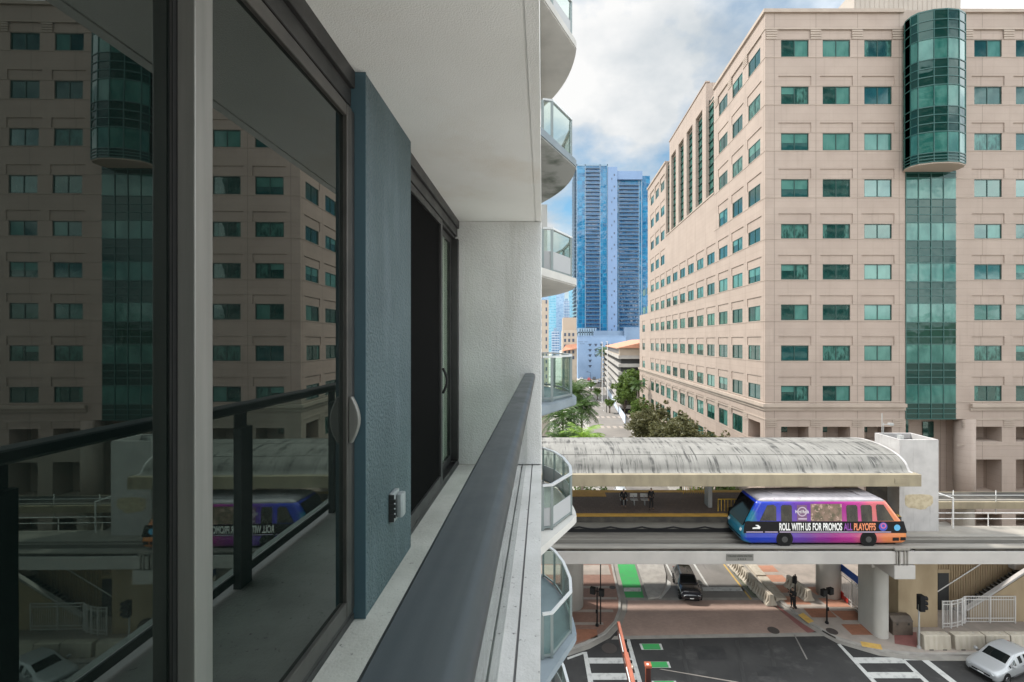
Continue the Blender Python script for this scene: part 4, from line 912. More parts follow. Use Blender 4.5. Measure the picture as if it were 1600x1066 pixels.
def put_text(txt, x0, x1, yc, px_h, mat, parent, name='lettering', off=.024, thick=.012):
    m = text_mb(txt, 1, 1, 0, thick); xs = [p.x for p in m.v]; zs = [p.y for p in m.v]; wdt = max(xs) - min(xs); hgt = max(zs) - min(zs); cx = (max(xs) + min(xs)) / 2; cz = (max(zs) + min(zs)) / 2
    X0, X1 = tx(x0), tx(x1); hh = px_h * TS; z0 = tz(yc)
    q = MB(); q.f = m.f; q.m = m.m
    for p in m.v:
        z = z0 + (p.y - cz) / hgt * hh; q.v.append(Vector(((X0 + X1) / 2 + (p.x - cx) / wdt * (X1 - X0), -(lerpT(z)[3] + off), z)))
    return q.build(name, mat, parent, True)
put_text('ROLL WITH US', 1217.5, 1266.5, 823, 12, 'letter_white', train, thick=.03); put_text('FOR PROMOS', 1269.5, 1315.5, 823, 12, 'letter_white', train, thick=.03)
put_text('ALL', 1318, 1331.5, 823, 11.5, 'letter_purple', train, thick=.03); put_text('PLAYOFFS', 1334, 1368, 823, 11.5, 'letter_orange', train, thick=.03)
q = MB()
for a, c in ((1166, 1192), (1195, 1215), (1218, 1392)):
    z = tz(831.3); q.box(tx(a), tx(c), -1.424, -1.40, z - .03, z + .03)
q.build('fine_print', 'letter_ghost', train, True)
q = MB(); z = tz(823.5); X = tx(1182)                        # pale wing mark on the black nose band
q.ext([(X - .28, -1.424, z - .13), (X + .22, -1.424, z - .13), (X + .28, -1.424, z), (X + .12, -1.424, z + .14), (X - .1, -1.424, z + .14), (X + .1, -1.424, z), (X - .28, -1.424, z - .04)], (0, .03, 0)); q.build('operator_mark', 'letter_white', train, True)
# round sign emblem with the name across it
def ring(cx, cz, r0, r1, y, n=28):
    q = MB()
    for k in range(n):
        a, c = 2 * math.pi * k / n, 2 * math.pi * (k + 1) / n
        q.quad((cx + r0 * math.cos(a), y, cz + r0 * math.sin(a)), (cx + r1 * math.cos(a), y, cz + r1 * math.sin(a)), (cx + r1 * math.cos(c), y, cz + r1 * math.sin(c)), (cx + r0 * math.cos(c), y, cz + r0 * math.sin(c)))
    return q
em = side_panel('emblem_panel', pxpoly([(1245.5, 814.5), (1245.5, 789.5), (1261, 789.5), (1261, 814.5)]), 'emblem_panel', .012)
q = ring(tx(1253.3), tz(799.5), .26, .34, -1.416); q.build('emblem_ring', 'emblem_pale', em, True)
put_text('Hard Rock', 1242.5, 1264, 799.5, 5.2, 'letter_white', em, off=.034); q = MB(); q.box(tx(1247.3), tx(1260.5), -1.424, -1.40, tz(811.8), tz(809.8)); q.build('emblem_strip', 'emblem_pale', em, True)
q = ring(tx(1379.5), tz(823), 0, .30, -1.425); q.build('round_logo', 'logo_blue', train, True)
q = ring(tx(1379.8), tz(821.5), .12, .2, -1.43, 14); q.build('logo_swirl', 'logo_pink', train, True)
q = ring(tx(1401.5), tz(824.5), 0, .22, -1.425); q.build('round_logo', 'logo_sky', train, True)
def end_panel(name, pts, mat, x_off, end=0, th=.05):       # pts: (y, z) on the sloping nose
    sg = -1 if end == 0 else 1
    q = MB(); q.ext([(lerpT(z)[1 + end] + sg * x_off, y, z) for y, z in pts], (-sg * th, 0, 0)); return q.build(name, mat, train, True)
for e in (0, 1):
    end_panel('windshield', [(-1.14, 1.36), (-1.06, 2.95), (1.06, 2.95), (1.14, 1.36)], 'train_windshield', .085, e, .12)
    end_panel('nose_panel', [(-1.1, .75), (-1.1, 1.3), (1.1, 1.3), (1.1, .75)], 'train_teal' if e == 0 else 'train_black', .012, e)
    for s in (-1, 1):
        end_panel('headlight', [(s * 1.02 - .12, .95), (s * 1.02 - .12, 1.12), (s * 1.02 + .12, 1.12), (s * 1.02 + .12, .95)], 'lamp_clear', .03, e)
    end_panel('bumper', [(-1.05, .2), (-1.05, .55), (1.05, .55), (1.05, .2)], 'train_black', .06, e, .1)
q = MB(); q.box(-5.6, 4.6, -1.0, 1.0, -.12, .2); q.build('underframe', 'train_black', train, True)

# ================================================================== ground, roads, pavements
def sheet(name, poly, z, mat):
    q = MB(); a = sum(poly[i][0] * poly[(i + 1) % len(poly)][1] - poly[(i + 1) % len(poly)][0] * poly[i][1] for i in range(len(poly)))
    if a < 0: poly = poly[::-1]
    q.add([(p[0], p[1], z) for p in poly], [tuple(range(len(poly)))]); return setting(q.build(name, mat))
def gp(pts, z=0): return [tuple(G(x, y, z)[:2]) for x, y in pts]
q = MB(); q.quad((-4000, -1500, -.02), (4000, -1500, -.02), (4000, 6000, -.02), (-4000, 6000, -.02)); setting(q.build('ground', 'city_ground'))
sheet('bounce_ground', [(-120, -60), (160, -60), (160, 18.5), (-120, 18.5)], -.012, 'bounce_paving')  # pale ground out of view, added to bounce light up to the ceiling
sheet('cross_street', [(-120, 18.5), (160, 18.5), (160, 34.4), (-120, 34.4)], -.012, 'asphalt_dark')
def cx_far(Y): return 0 if Y < 55 else .0009 * (Y - 55) ** 2 * (1 if Y < 90 else 0) + (0 if Y < 90 else .0009 * 35 ** 2 + .063 * (Y - 90))
L, Rr = [], []
for Y in [34.4, 38, 44, 55, 62, 70, 80, 90, 110, 150, 230, 420, 700]: L.append((6.2 + cx_far(Y) + (1.8 if Y > 60 else 0), Y)); Rr.append((17.6 + cx_far(Y) + (.2 if Y > 60 else 0), Y))
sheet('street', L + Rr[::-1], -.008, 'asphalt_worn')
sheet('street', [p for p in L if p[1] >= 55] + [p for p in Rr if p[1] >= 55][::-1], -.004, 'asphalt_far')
sheet('brick_crossing', gp([(981, 936), (1195, 936), (1267, 992), (964, 994), (972, 972), (980, 955)]), .0, 'crossing_brick')
sheet('brick_crossing', gp([(1197, 934), (1222, 946), (1275, 986), (1263, 990), (1240, 972)]), .004, 'crossing_brick_red')
sheet('gutter', gp([(960, 994), (1290, 988), (1296, 994), (955, 999.5)]), .004, 'gutter_concrete')
sheet('gutter', gp([(976, 934), (1200, 934), (1203, 938), (980, 938.5)]), .004, 'gutter_concrete')
kl = gp([(956, 872), (960, 895), (966, 920), (970, 938), (970, 955), (963, 974), (946, 992), (916, 1008), (886, 1018), (866, 1022)], .0) ; kl.append((-120, 31.2))
kr = gp([(1160, 872), (1190, 915), (1222, 945), (1262, 973), (1283, 986), (1310, 1000.5), (1370, 1018), (1405, 1023), (1440, 1025.5)]); kr.append((160, 31.35))
def normals(pl, sgn):
    o = []
    for i, p in enumerate(pl):
        a, c = Vector(pl[max(i - 1, 0)]), Vector(pl[min(i + 1, len(pl) - 1)]); t = (c - a).normalized(); o.append(Vector((t.y, -t.x)) * sgn)
    return o
def ribbon(name, pl, o0, o1, z0, z1, mat, sgn):
    nn = normals(pl, sgn); A = [Vector(p) + nv * o0 for p, nv in zip(pl, nn)]; B = [Vector(p) + nv * o1 for p, nv in zip(pl, nn)]; q = MB()
    for i in range(len(pl) - 1):
        q.quad((*A[i], z1), (*A[i + 1], z1), (*B[i + 1], z1), (*B[i], z1)); q.quad((*A[i], z0), (*A[i + 1], z0), (*A[i + 1], z1), (*A[i], z1)); q.quad((*B[i], z0), (*B[i + 1], z0), (*B[i + 1], z1), (*B[i], z1))
    return setting(q.build(name, mat))
ribbon('kerb', kl, .0, .20, 0, .13, 'kerb_concrete', 1); ribbon('gutter', kl, -.45, .0, 0, .008, 'gutter_concrete', 1)
ribbon('kerb', kr, .0, .20, 0, .13, 'kerb_concrete', -1); ribbon('gutter', kr, -.45, .0, 0, .008, 'gutter_concrete', -1)
ribbon('kerb_inlet', gp([(1285, 987), (1295, 993), (1306, 998.5)]), -.02, .02, .012, .12, 'dark_gap', -1)
nn = normals(kl, 1); inn = [tuple(Vector(p) + v * .2) for p, v in zip(kl, nn)]
sheet('pavement', inn + [(-120, 60), inn[0]][:1] + [(inn[0][0], 60)], .122, 'walk_brick_dull')
nn = normals(kr, -1); inr = [tuple(Vector(p) + v * .2) for p, v in zip(kr, nn)]
sheet('pavement', inr + [(160, 52.0), (inr[0][0], 52.0)], .122, 'walk_concrete')
sheet('pavement', [(24.9 - 4.2, 52), (25.3, 52), (25.3, 124), (20.4, 124)], .10, 'walk_concrete')
for y0, y1 in ((885, 900), (918, 921.5), (935.5, 939), (955, 959), (975, 979)):       # concrete bands across the brick corner
    Y1, Y0 = 15400 / (y0 - VY), 15400 / (y1 - VY); xe = 5.9 if y0 < 950 else (5.3 if y0 < 970 else 4.3)
    sheet('pavement_band', [(-40, Y0), (xe, Y0), (xe, Y1), (-40, Y1)], .126, 'walk_concrete')
sheet('pavement_panel', [(1.5, 32.3), (3.7, 33.1), (3.7, 34.0), (0, 34.0)], .130, 'walk_brick')
def pane_on(poly): return sheet('pavement_panel', poly, .127, 'walk_brick')
for k in range(7):
    Y = 33.7 + k * 1.75
    xa = 20.9 if Y < 36.8 else 19.9
    if Y > 35: sheet('pavement_panel', [(xa, Y), (xa + 2.0, Y), (xa + 2.0, Y + 1.2), (xa, Y + 1.2)], .127, 'walk_brick_pale' if Y > 37 else 'walk_brick')
    if Y < 40: sheet('pavement_panel', [(23.15 - .5 * (Y < 34), Y - .35), (24.9, Y - .35), (24.9, Y + .9), (22.95 - .3 * (Y < 34), Y + .9)], .127, 'walk_brick_pale' if Y > 37 else 'walk_brick')
sheet('pavement_panel', gp([(1397, 988), (1432, 988), (1434, 1012), (1398, 1006)], .12), .127, 'crossing_brick_red')
sheet('tactile_paving', gp([(1247, 961), (1255, 957.5), (1272, 971), (1263, 974)], .13), .131, 'tactile_yellow')
sheet('tactile_paving', gp([(1344, 1002), (1376, 1007), (1379, 1015.5), (1347, 1010)], .13), .131, 'tactile_yellow')
# island, bike lane, lane lines
isl = gp([(991, 872), (1034, 872), (1041, 900), (1040, 918), (1031, 935), (1013, 937)])
q = MB(); q.prism(isl, 0, .13); setting(bevel(q.build('traffic_island', 'kerb_concrete'), .02))
sheet('bike_lane', gp([(958, 872), (989, 872), (1007, 936.5), (979, 936.5)]), .0, 'green_lane')
def mark(pts, mat='road_white', z=.010): return sheet('road_marking', gp(pts), z, mat)
mark([(974.5, 918.5), (1001, 918.5), (1002, 924.5), (975, 924.5)])
mark([(1035, 872), (1037.5, 872), (1070, 936), (1067, 936)]); mark([(1077, 872), (1080, 872), (1108, 917), (1105, 917)])
mark([(1097, 917.5), (1161, 917.5), (1164, 924), (1099, 924)]); mark([(1122, 872), (1124.5, 872), (1175, 937), (1172, 937)], 'road_yellow')
mark([(1038, 903), (1048, 910), (1048, 918), (1033, 936), (1029, 936), (1040, 918)])
# zebra ladder nearer the camera, in front of the brick corner
mark([(911, 1019), (917, 1019), (932, 1090), (923, 1090)]); mark([(978, 999), (984, 999), (1010, 1090), (1003, 1090)])
for y0, y1 in ((1028, 1037), (1052, 1062.5), (1078, 1089)): mark([(919 + (y0 - 1028) * .2, y0), (986 + (y0 - 1028) * .28, y0), (988.5 + (y0 - 1028) * .28, y1), (921 + (y0 - 1028) * .2, y1)], z=.006)
mark([(886, 1028), (911, 1019), (912, 1022), (887, 1031)])
for (xa, xb, y0, y1, sk) in ((999, 1033, 1006, 1015.5, 3.5), (1012, 1045, 1034, 1043.5, 3.5), (1018, 1056, 1064, 1075, 4)):
    mark([(xa, y0), (xb, y0), (xb + sk, y1), (xa + sk, y1)], z=.002); mark([(xa + 3.5, y0 + .4), (xb - 3.5, y0 + .4), (xb - 3.5 + sk, y1 - .4), (xa + 3.5 + sk, y1 - .4)], 'green_lane', .008)
mark([(1030, 1046), (1034, 1045.5), (1155, 1066), (1150, 1067)], 'walk_concrete'); mark([(1240, 992), (1242, 992), (1262, 1030), (1260, 1031)], 'asphalt_worn')
mark([(1308, 1006.5), (1313, 1006.5), (1374, 1070), (1366, 1070)]); mark([(1408, 1031), (1413.5, 1031), (1456, 1070), (1448, 1070)])
for y0, y1 in ((1027.5, 1036.5), (1050.5, 1060)): mark([(1334 + (y0 - 1028) * .9, y0), (1410 + (y0 - 1030) * .98, y0), (1410 + (y1 - 1030) * .98, y1), (1334 + (y1 - 1028) * .9, y1)], z=.006)
mark([(1440, 1032), (1451, 1032), (1500, 1070), (1489, 1070)]); mark([(1412, 1029.8), (1640, 1029.8), (1640, 1032), (1412, 1032)], z=.006)
for Y, xs in ((113, (15, 16.6, 18.2, 19.8)), (128, (14.5, 16, 17.6, 19.2, 20.8))):
    for x in xs: sheet('road_marking', [(x - .45 + cx_far(Y) - 3.6, Y), (x + .45 + cx_far(Y) - 3.6, Y), (x + .45 + cx_far(Y) - 3.6, Y + 3.0), (x - .45 + cx_far(Y) - 3.6, Y + 3.0)], .004, 'walk_concrete')
for Y in (92, 100, 140, 150, 160, 172, 186): X = 13.2 + cx_far(Y); sheet('road_marking', [(X, Y), (X + .15, Y), (X + .35, Y + 3), (X + .2, Y + 3)], .004, 'road_white')
ribbon('kerb', [(p[0], p[1]) for p in Rr if p[1] >= 55], 0, 1.9, 0, .12, 'kerb_concrete', 1)
ribbon('kerb', [(p[0], p[1]) for p in L if p[1] >= 55], 0, 1.6, 0, .12, 'kerb_concrete', -1)
for pp_, m_ in (([(1085, 1010), (1128, 1009), (1140, 1030), (1092, 1031)], 'asphalt_patch'), ([(1180, 1040), (1232, 1043), (1240, 1058), (1184, 1056)], 'asphalt_patch'), ([(1246, 1003), (1276, 1005), (1281, 1016), (1250, 1014)], 'asphalt_patch'), ([(1046, 892), (1060, 892), (1068, 912), (1053, 912)], 'asphalt_patch')):
    sheet('road_patch', gp(pp_), -.002, m_)
for xa, xb in ((1060, 1075), (1148, 1161), (1200, 1212)): sheet('tyre_track', gp([(xa, 1000), (xa + 6, 1000), (xb + 6, 1070), (xb, 1070)]), -.006, 'asphalt_track')
def cover(px, py, r, z=.012):
    c = G(px, py, z); q = MB(); q.tube([(c.x, c.y, z), (c.x, c.y, z + .006)], r, 20); return q.build('manhole_cover', 'iron_cover')
tag(cover(1208.5, 985, .42), 'round iron manhole cover in the brick crossing near the red bricks', 'manhole cover')
tag(cover(1300, 986.5, .40, .128), 'round iron manhole cover set in the pavement behind the kerb', 'manhole cover')
tag(cover(952, 1013, .55), 'round iron manhole cover in the dark asphalt beside the zebra ladder', 'manhole cover')
tag(cover(957, 918, .28, .128), 'small round iron cover on the brick pavement by the green lane', 'manhole cover')

# ================================================================== barriers, fences, signals
def jersey(p0, p1, label, group, w=.62, h=1.0, wt=.26):
    p0, p1 = Vector(p0), Vector(p1); t = thing('concrete_barrier', label, 'barrier', (*((p0 + p1) / 2).xy, p0.z), math.atan2(p1.y - p0.y, p1.x - p0.x), group)
    L2 = (p1 - p0).length / 2; q = MB()
    pr = [(-w / 2, 0), (-w / 2, .1), (-wt / 2 - .06, .38), (-wt / 2, h - .03), (-wt / 2 + .03, h), (wt / 2 - .03, h), (wt / 2, h - .03), (wt / 2 + .06, .38), (w / 2, .1), (w / 2, 0)]
    q.ext([(-L2, y, z) for y, z in pr], (2 * L2, 0, 0)); bevel(q.build('body', 'barrier_concrete', t, True), .02)
    if h < 1:
        q = MB(); nr = int(2 * L2 / .33)
        for k in range(nr): x = -L2 + (k + .5) * 2 * L2 / nr; q.ext([(x - .05, -w / 2 + .02, .12), (x + .05, -w / 2 + .02, .12), (x + .05, -wt / 2 - .045, h - .06), (x - .05, -wt / 2 - .045, h - .06)], (0, .1, 0)); q.ext([(x - .05, w / 2 - .02, .12), (x + .05, w / 2 - .02, .12), (x + .05, wt / 2 + .045, h - .06), (x - .05, wt / 2 + .045, h - .06)], (0, -.1, 0))
        q.build('ribs', 'barrier_concrete', t, True)
    q = MB()
    for s in (-1, 1): q.box(s * L2 * .5 - .15, s * L2 * .5 + .15, -w / 2 - .004, -w / 2 + .2, .0, .07)
    q.build('foot_slot', 'dark_gap', t, True)
    q = MB()
    for s in (-.45, .45): q.tube([(s * L2, -.05, h - .001), (s * L2, -.05, h + .05), (s * L2, .05, h + .05), (s * L2, .05, h - .001)], .012, 6)
    q.build('lifting_loop', 'pole_grey', t, True); return t
for i, (a, c) in enumerate(((26.65, 28.55), (28.85, 30.98), (31.06, 32.75), (32.83, 34.9), (35.0, 37.1))):
    jersey((a, 32.0, .125), (c, 32.0, .125), ['pale concrete barrier block nearest the kerbside signal pole', 'concrete barrier block second from the kerbside signal pole', 'concrete barrier block directly behind the roof of the silver car', 'concrete barrier block behind the rear of the silver car', 'concrete barrier block at the far end of the row past the silver car'][i], 'concrete barriers along the kerb', .66, 1.0, .5)
la, lb = G(1145, 885), G(1206, 947)
names = ['ribbed white concrete barrier segment beside the yellow line, nearest the brick crossing', 'ribbed white barrier segment one back from the brick crossing', 'ribbed white barrier segment farthest back beside the yellow line']
for i in range(3):
    p1 = lb.lerp(la, i * .36 + (.004 if i else 0)); p0 = lb.lerp(la, (i + 1) * .36 - .02)
    jersey(p0, p1, names[i], 'white barriers dividing the street from the pavement', .95, .92, .34)
la, lb = G(1164, 872, .12), G(1221, 938, .12)
for i in range(2):
    p1 = lb.lerp(la, i * .5 + (.01 if i else 0)); p0 = lb.lerp(la, (i + 1) * .5 - .02)
    q = MB(); q.bar(p0 + Vector((0, 0, .0)), p1 + Vector((0, 0, .0)), .9, .36); tag(bevel(q.build('concrete_slab', 'barrier_concrete'), .03), ['low white concrete slab lying behind the front ribbed barrier', 'low white concrete slab farther back behind the ribbed barriers'][i], 'concrete slab', 'low slabs behind the barriers')
a = G(1252, 938, .12); jersey((a.x + .1, a.y + 2.3, .125), (a.x + .6, a.y - .2, .125), 'single white concrete barrier standing on the pavement behind the person in black', None, .95, .95, .3)
def fence(name, pts, label, h, post_at=None, group=None, gap=.13, z=.12):
    t = thing(name, label, 'fence', (*pts[0][:2], z), 0, group); o = Vector((*pts[0][:2], z))
    for k, (a, c) in enumerate(zip(pts[:-1], pts[1:])):
        a, c = Vector((*a, 0)) - Vector((o.x, o.y, 0)), Vector((*c, 0)) - Vector((o.x, o.y, 0)); L_ = (c - a).length; q = MB()
        for zz in (.12, .38, h - .28, h - .03): q.bar(a + Vector((0, 0, zz)), c + Vector((0, 0, zz)), .045, .045)
        nb = max(1, int(L_ / gap))
        for i in range(1, nb): p = a.lerp(c, i / nb); q.bar(p + Vector((0, 0, .1)), p + Vector((0, 0, h - .02)), .022, .022)
        q.build('bars', 'white_metal', t, True)
    for p in pts:
        p = Vector((*p, 0)) - Vector((o.x, o.y, 0)); q = MB(); q.box(p.x - .035, p.x + .035, p.y - .035, p.y + .035, 0, h); q.build('post', 'white_metal', t, True)
    return t
fence('metal_fence', [(32.35, 34.75), (34.3, 34.75), (36.25, 34.75)], 'straight white bar fence in front of the concrete stair', 2.1)
fence('metal_gate', [(30.05, 34.1), (30.7, 34.12), (31.3, 34.25), (31.85, 34.45), (32.25, 34.7)], 'curved white bar gate beside the dark doorway', 2.1)
fence('metal_fence', [(25.05, 38.4), (25.05, 36.9), (25.05, 35.4)], 'white bar fence under the blue banner between two concrete columns', 2.2, gap=.24)
fence('metal_fence', [(25.35, 35.3), (26.35, 35.3)], 'short white bar fence between the concrete column and beige wall', 1.9)
q = MB(); q.box(24.93, 24.97, 35.3, 38.4, 2.45, 3.05); tag(q.build('banner', 'banner_blue'), 'long plain blue banner fixed along the top of the white fence', 'banner')
q = MB(); q.box(24.9, 24.96, 37.8, 38.3, .2, .75); q.box(24.9, 24.96, 37.2, 37.7, .2, .55); tag(q.build('plastic_panel', 'red_plastic'), 'small red plastic panel on the foot of the white fence', 'panel')
bx = thing('utility_cabinet', 'brown utility cabinet with a sloped lid beside the concrete column', 'cabinet', (26.4, 33.6, .122))
q = MB(); q.box(-.75, .75, -.3, .35, 0, 1.0); bevel(q.build('body', 'box_brown', bx, True), .03)
q = MB(); q.ext([(-.78, -.33, 1.001), (-.78, .38, 1.001), (-.78, .38, 1.3), (-.78, .0, 1.3)], (1.56, 0, 0)); bevel(q.build('lid', 'box_brown', bx, True), .03)
q = MB(); q.box(-.5, -.35, -.318, -.301, .75, .9); q.box(.35, .5, -.318, -.301, .75, .9); q.build('handle', 'dark_gap', bx, True)
def signal(loc, rz, label, h, kind):
    t = thing('traffic_signal' if kind == 'car' else 'pedestrian_signal', label, 'traffic signal', loc, rz)
    q = MB(); q.tube([(0, 0, 0), (0, 0, .12), (0, 0, .121), (0, 0, h)], [.14, .12, .06, .05], 12); q.build('pole', 'pole_grey' if kind == 'car' else 'pole_black', t, True)
    if kind == 'car':
        q = MB(); q.box(-.05, .32, -.2, .18, h - 1.1, h + .02); hd = q.build('signal_head', 'pole_black', t, True); bevel(hd, .03)
        q = MB()
        for k in range(3): q.tube([(.32, -.0, h - .2 - k * .34), (.55, 0, h - .23 - k * .34)], [.15, .14], 14)
        q.build('visor', 'pole_black', hd, True)
    else:
        for s in ((-1, 1) if kind == 'two' else (-1,)):
            q = MB(); q.box(s * .34 - .2, s * .34 + .2, -.16, .12, h - .55, h - .05); hd = q.build('signal_head', 'pole_black', t, True); bevel(hd, .02)
            q = MB(); q.box(s * .34 - .17, s * .34 + .17, -.172, -.161, h - .52, h - .08); q.build('lens', 'gasket', hd, True)
            q = MB(); q.bar((0, 0, h - .3), (s * .16, 0, h - .3), .05, .05); q.build('bracket', 'pole_black', t, True)
        q = MB(); q.box(-.09, .09, -.1, -.04, 1.0, 1.25); q.build('push_button', 'pole_black', t, True)
    return t
signal((26.47, 31.95, .122), 0, 'black traffic signal head on a pale pole beside the first barrier block', 3.75, 'car')
p = G(1292, 974, .12); signal((p.x, p.y, .122), R(18), 'black pedestrian signal with two heads on the brick pavement by the kerb', 2.75, 'two')
p = G(1242.5, 950, .12); signal((p.x, p.y, .122), R(50), 'thin black pedestrian signal standing behind the person in black', 2.75, 'one')
p = G(933, 978, .12); sgn = signal((p.x, p.y, .122), R(-25), 'black pedestrian signal on the brick corner beside the green bike lane', 2.95, 'two')
q = MB(); q.tube([(.18, .3, 0), (.18, .3, 5.4)], .045, 10); q.build('mast', 'pole_black', sgn, True)
# stair, ribbed wall, dark doorway under the guideway
sw = thing('station_stair', 'dark concrete stair rising behind a sloping parapet below the guideway', 'stair', (33, 36, 0))
q = MB()
for k in range(18): q.box(33.0 + k * .3, 41, 35.25, 36.5, .121 + k * .19, .121 + (k + 1) * .19 - .002)
q.build('steps', 'dark_gap', sw)
q = MB()
for k in range(18): q.box(32.98 + k * .3, 33.06 + k * .3, 35.26, 36.49, (k + 1) * .19 + .1, (k + 1) * .19 + .135)
q.build('step_nosing', 'plinth_concrete', sw)
q = MB(); q.ext([(32.9, 34.95, .121), (41, 34.95, .121), (41, 34.95, 6.2), (32.9, 34.95, .95)], (0, .25, 0)); q.build('parapet', 'beige_concrete', sw)
q = MB(); q.bar((32.7, 35.07, 1.0), (41, 35.07, 6.38), .3, .14); q.build('coping', 'white_concrete', sw)
q = MB(); q.tube([(31.6, 36.4, 1.6), (37.4, 36.4, 5.3)], .04, 8); q.build('handrail', 'white_metal', sw)
q = MB(); q.box(37.5, 41, 36.0, 36.49, 3.6, 6.4); q.build('landing_wall', 'white_concrete', sw)
rw = thing('ribbed_wall', 'tan concrete wall with vertical ribs behind the stair', 'wall', (36, 36.8, 0))
q = MB(); q.box(30.85, 48, 36.6, 37.0, 0, 6.5)
for k in range(85): q.box(30.9 + k * .2, 30.98 + k * .2, 36.52, 36.601, .13, 6.45)
q.build('wall', 'beige_concrete', rw)
q = MB(); q.box(31.75, 32.6, 36.42, 36.515, .13, 3.15); q.build('doorway', 'garage_dark', rw)
q = MB(); q.box(31.7, 32.65, 36.38, 36.515, 3.16, 3.42); q.build('lintel', 'beige_concrete', rw)
q = MB(); q.box(29.82, 30.845, 36.6, 37.0, 0, 6.5); q.build('end_wall', 'beige_concrete', rw)
# boom of a work lift standing in the street
lf = thing('boom_lift', 'rust orange boom lift arm reaching up over the zebra ladder', 'lift', (5.6, 24.2, 0))
A = P(966, 972, 29.0); B_ = P(1004, 1130, 25.0)
q = MB(); q.bar(A, A.lerp(B_, .36), .17, .19); bevel(q.build('boom_tip', 'orange_steel', lf), .015)
q = MB(); q.bar(A.lerp(B_, .34), B_, .25, .28); bm_ = q.build('boom', 'orange_steel', lf); bevel(bm_, .02)
q = MB(); d = (B_ - A).normalized()
q.bar(A.lerp(B_, .08) + Vector((-.16, 0, -.12)), A.lerp(B_, .95) + Vector((-.22, 0, -.25)), .05, .12); q.build('hose_carrier', 'oxide_dark', bm_)
q = MB(); q.bar(A.lerp(B_, .14) + Vector((-.13, 0, .02)), A.lerp(B_, .33) + Vector((-.14, 0, .02)), .03, .1); q.bar(A.lerp(B_, .50) + Vector((-.19, 0, .1)), A.lerp(B_, .72) + Vector((-.19, 0, .1)), .04, .12); q.build('label_plate', 'white_paint', bm_)
q = MB(); q.box(*sorted((A.lerp(B_, .44).x + .14, A.lerp(B_, .44).x + .26)), A.lerp(B_, .52).y, A.lerp(B_, .40).y, A.lerp(B_, .47).z - .05, A.lerp(B_, .47).z + .05); q.build('valve_cover', 'wall_cream', bm_)
for f in (.2, .3, .42, .66): q = MB(); c = A.lerp(B_, f) + Vector((.15, 0, -.06)); q.tube([c - Vector((.04, 0, 0)), c + Vector((.12, 0, 0))], .09, 10); q.build('pivot', 'rubber', bm_)
q = MB(); q.box(4.7, 6.6, 22.4, 25.6, .55, 1.25); bevel(q.build('chassis', 'orange_steel', lf), .05)
q = MB(); q.box(5.0, 6.3, 23.0, 25.0, 1.251, 2.3); bevel(q.build('turret', 'orange_steel', lf), .08)
for sx in (4.6, 6.7):
    for sy in (22.8, 25.2): q = MB(); q.tube([(sx - .15, sy, .45), (sx + .15, sy, .45)], .45, 18); q.build('wheel', 'rubber', lf)
pt = P(1012, 1040, 27.6)
q = MB(); q.box(pt.x - .15, pt.x + .15, 27.4, 27.7, .0, pt.z); pst = bevel(q.build('work_post', 'oxide_dark'), .01); tag(pst, 'dark rust red square post with a pale orange cap beside the boom lift', 'post')
q = MB(); q.box(pt.x - .2, pt.x + .2, 27.35, 27.75, pt.z + .001, pt.z + .14); q.box(pt.x - .20, pt.x - .155, 27.35, 27.4, .0, pt.z); cp = q.build('cap', 'orange_steel', pst)
q = MB(); q.tube([(pt.x - .02, 27.5, pt.z + .14), (pt.x - .02, 27.5, pt.z + .16)], .07, 12); q.build('cap_hole', 'white_paint', cp)

# ================================================================== cars
def car_mesh(stations, sub=2):
    n = 8; vs, fs, mi = [], [], []
    for (x, zb, zs, zt, wb, wt) in stations:
        half = [(0, zb), (wb * .88, zb), (wb, zb + (zs - zb) * .28), (wb * 1.005, zs - (zs - zb) * .22), (wb * .965, zs), (wt, zt - .06), (wt * .93, zt), (0, zt + .012)]
        vs += [(x, -y, z) for y, z in half] + [(x, y, z) for y, z in half[1:-1]]
    per = 14
    order = list(range(8)) + [8 + i for i in range(5, -1, -1)]
    for i in range(len(stations) - 1):
        k1, k2 = stations[i], stations[i + 1]
        for k in range(per):
            a, b_ = order[k], order[(k + 1) % per]
            fs.append([i * per + a, i * per + b_, (i + 1) * per + b_, (i + 1) * per + a])
            seg = k; m = 0
            cab = lambda s: s[3] - s[2] > .2
            if seg in (4, 9) and cab(k1) and cab(k2) and not (k1[0] - k2[0] < .16): m = 1
            elif seg in (6, 7) and cab(k1) != cab(k2): m = 2 if cab(k2) else 3
            elif seg in (4, 9) and cab(k1) != cab(k2): m = 1
            mi.append(m)
    fs.append([order[k] for k in range(per)][::-1]); mi.append(0); fs.append([(len(stations) - 1) * per + order[k] for k in range(per)]); mi.append(0)
    me = bpy.data.meshes.new('carcage'); me.from_pydata(vs, [], fs); me.polygons.foreach_set('material_index', mi)
    for k in range(4): me.materials.append(MATS['rubber'])
    o = bpy.data.objects.new('carcage', me); COL.objects.link(o); m = o.modifiers.new('s', 'SUBSURF'); m.levels = sub
    dg = bpy.context.evaluated_depsgraph_get(); ev = bpy.data.meshes.new_from_object(o.evaluated_get(dg))
    out = {}
    for k in range(4):
        q = MB(); used = {}
        for p in ev.polygons:
            if p.material_index != k: continue
            f = []
            for v in p.vertices:
                if v not in used: used[v] = len(q.v); q.v.append(ev.vertices[v].co.copy())
                f.append(used[v])
            q.f.append(f); q.m.append(0)
        out[k] = q
    bpy.data.objects.remove(o); return out
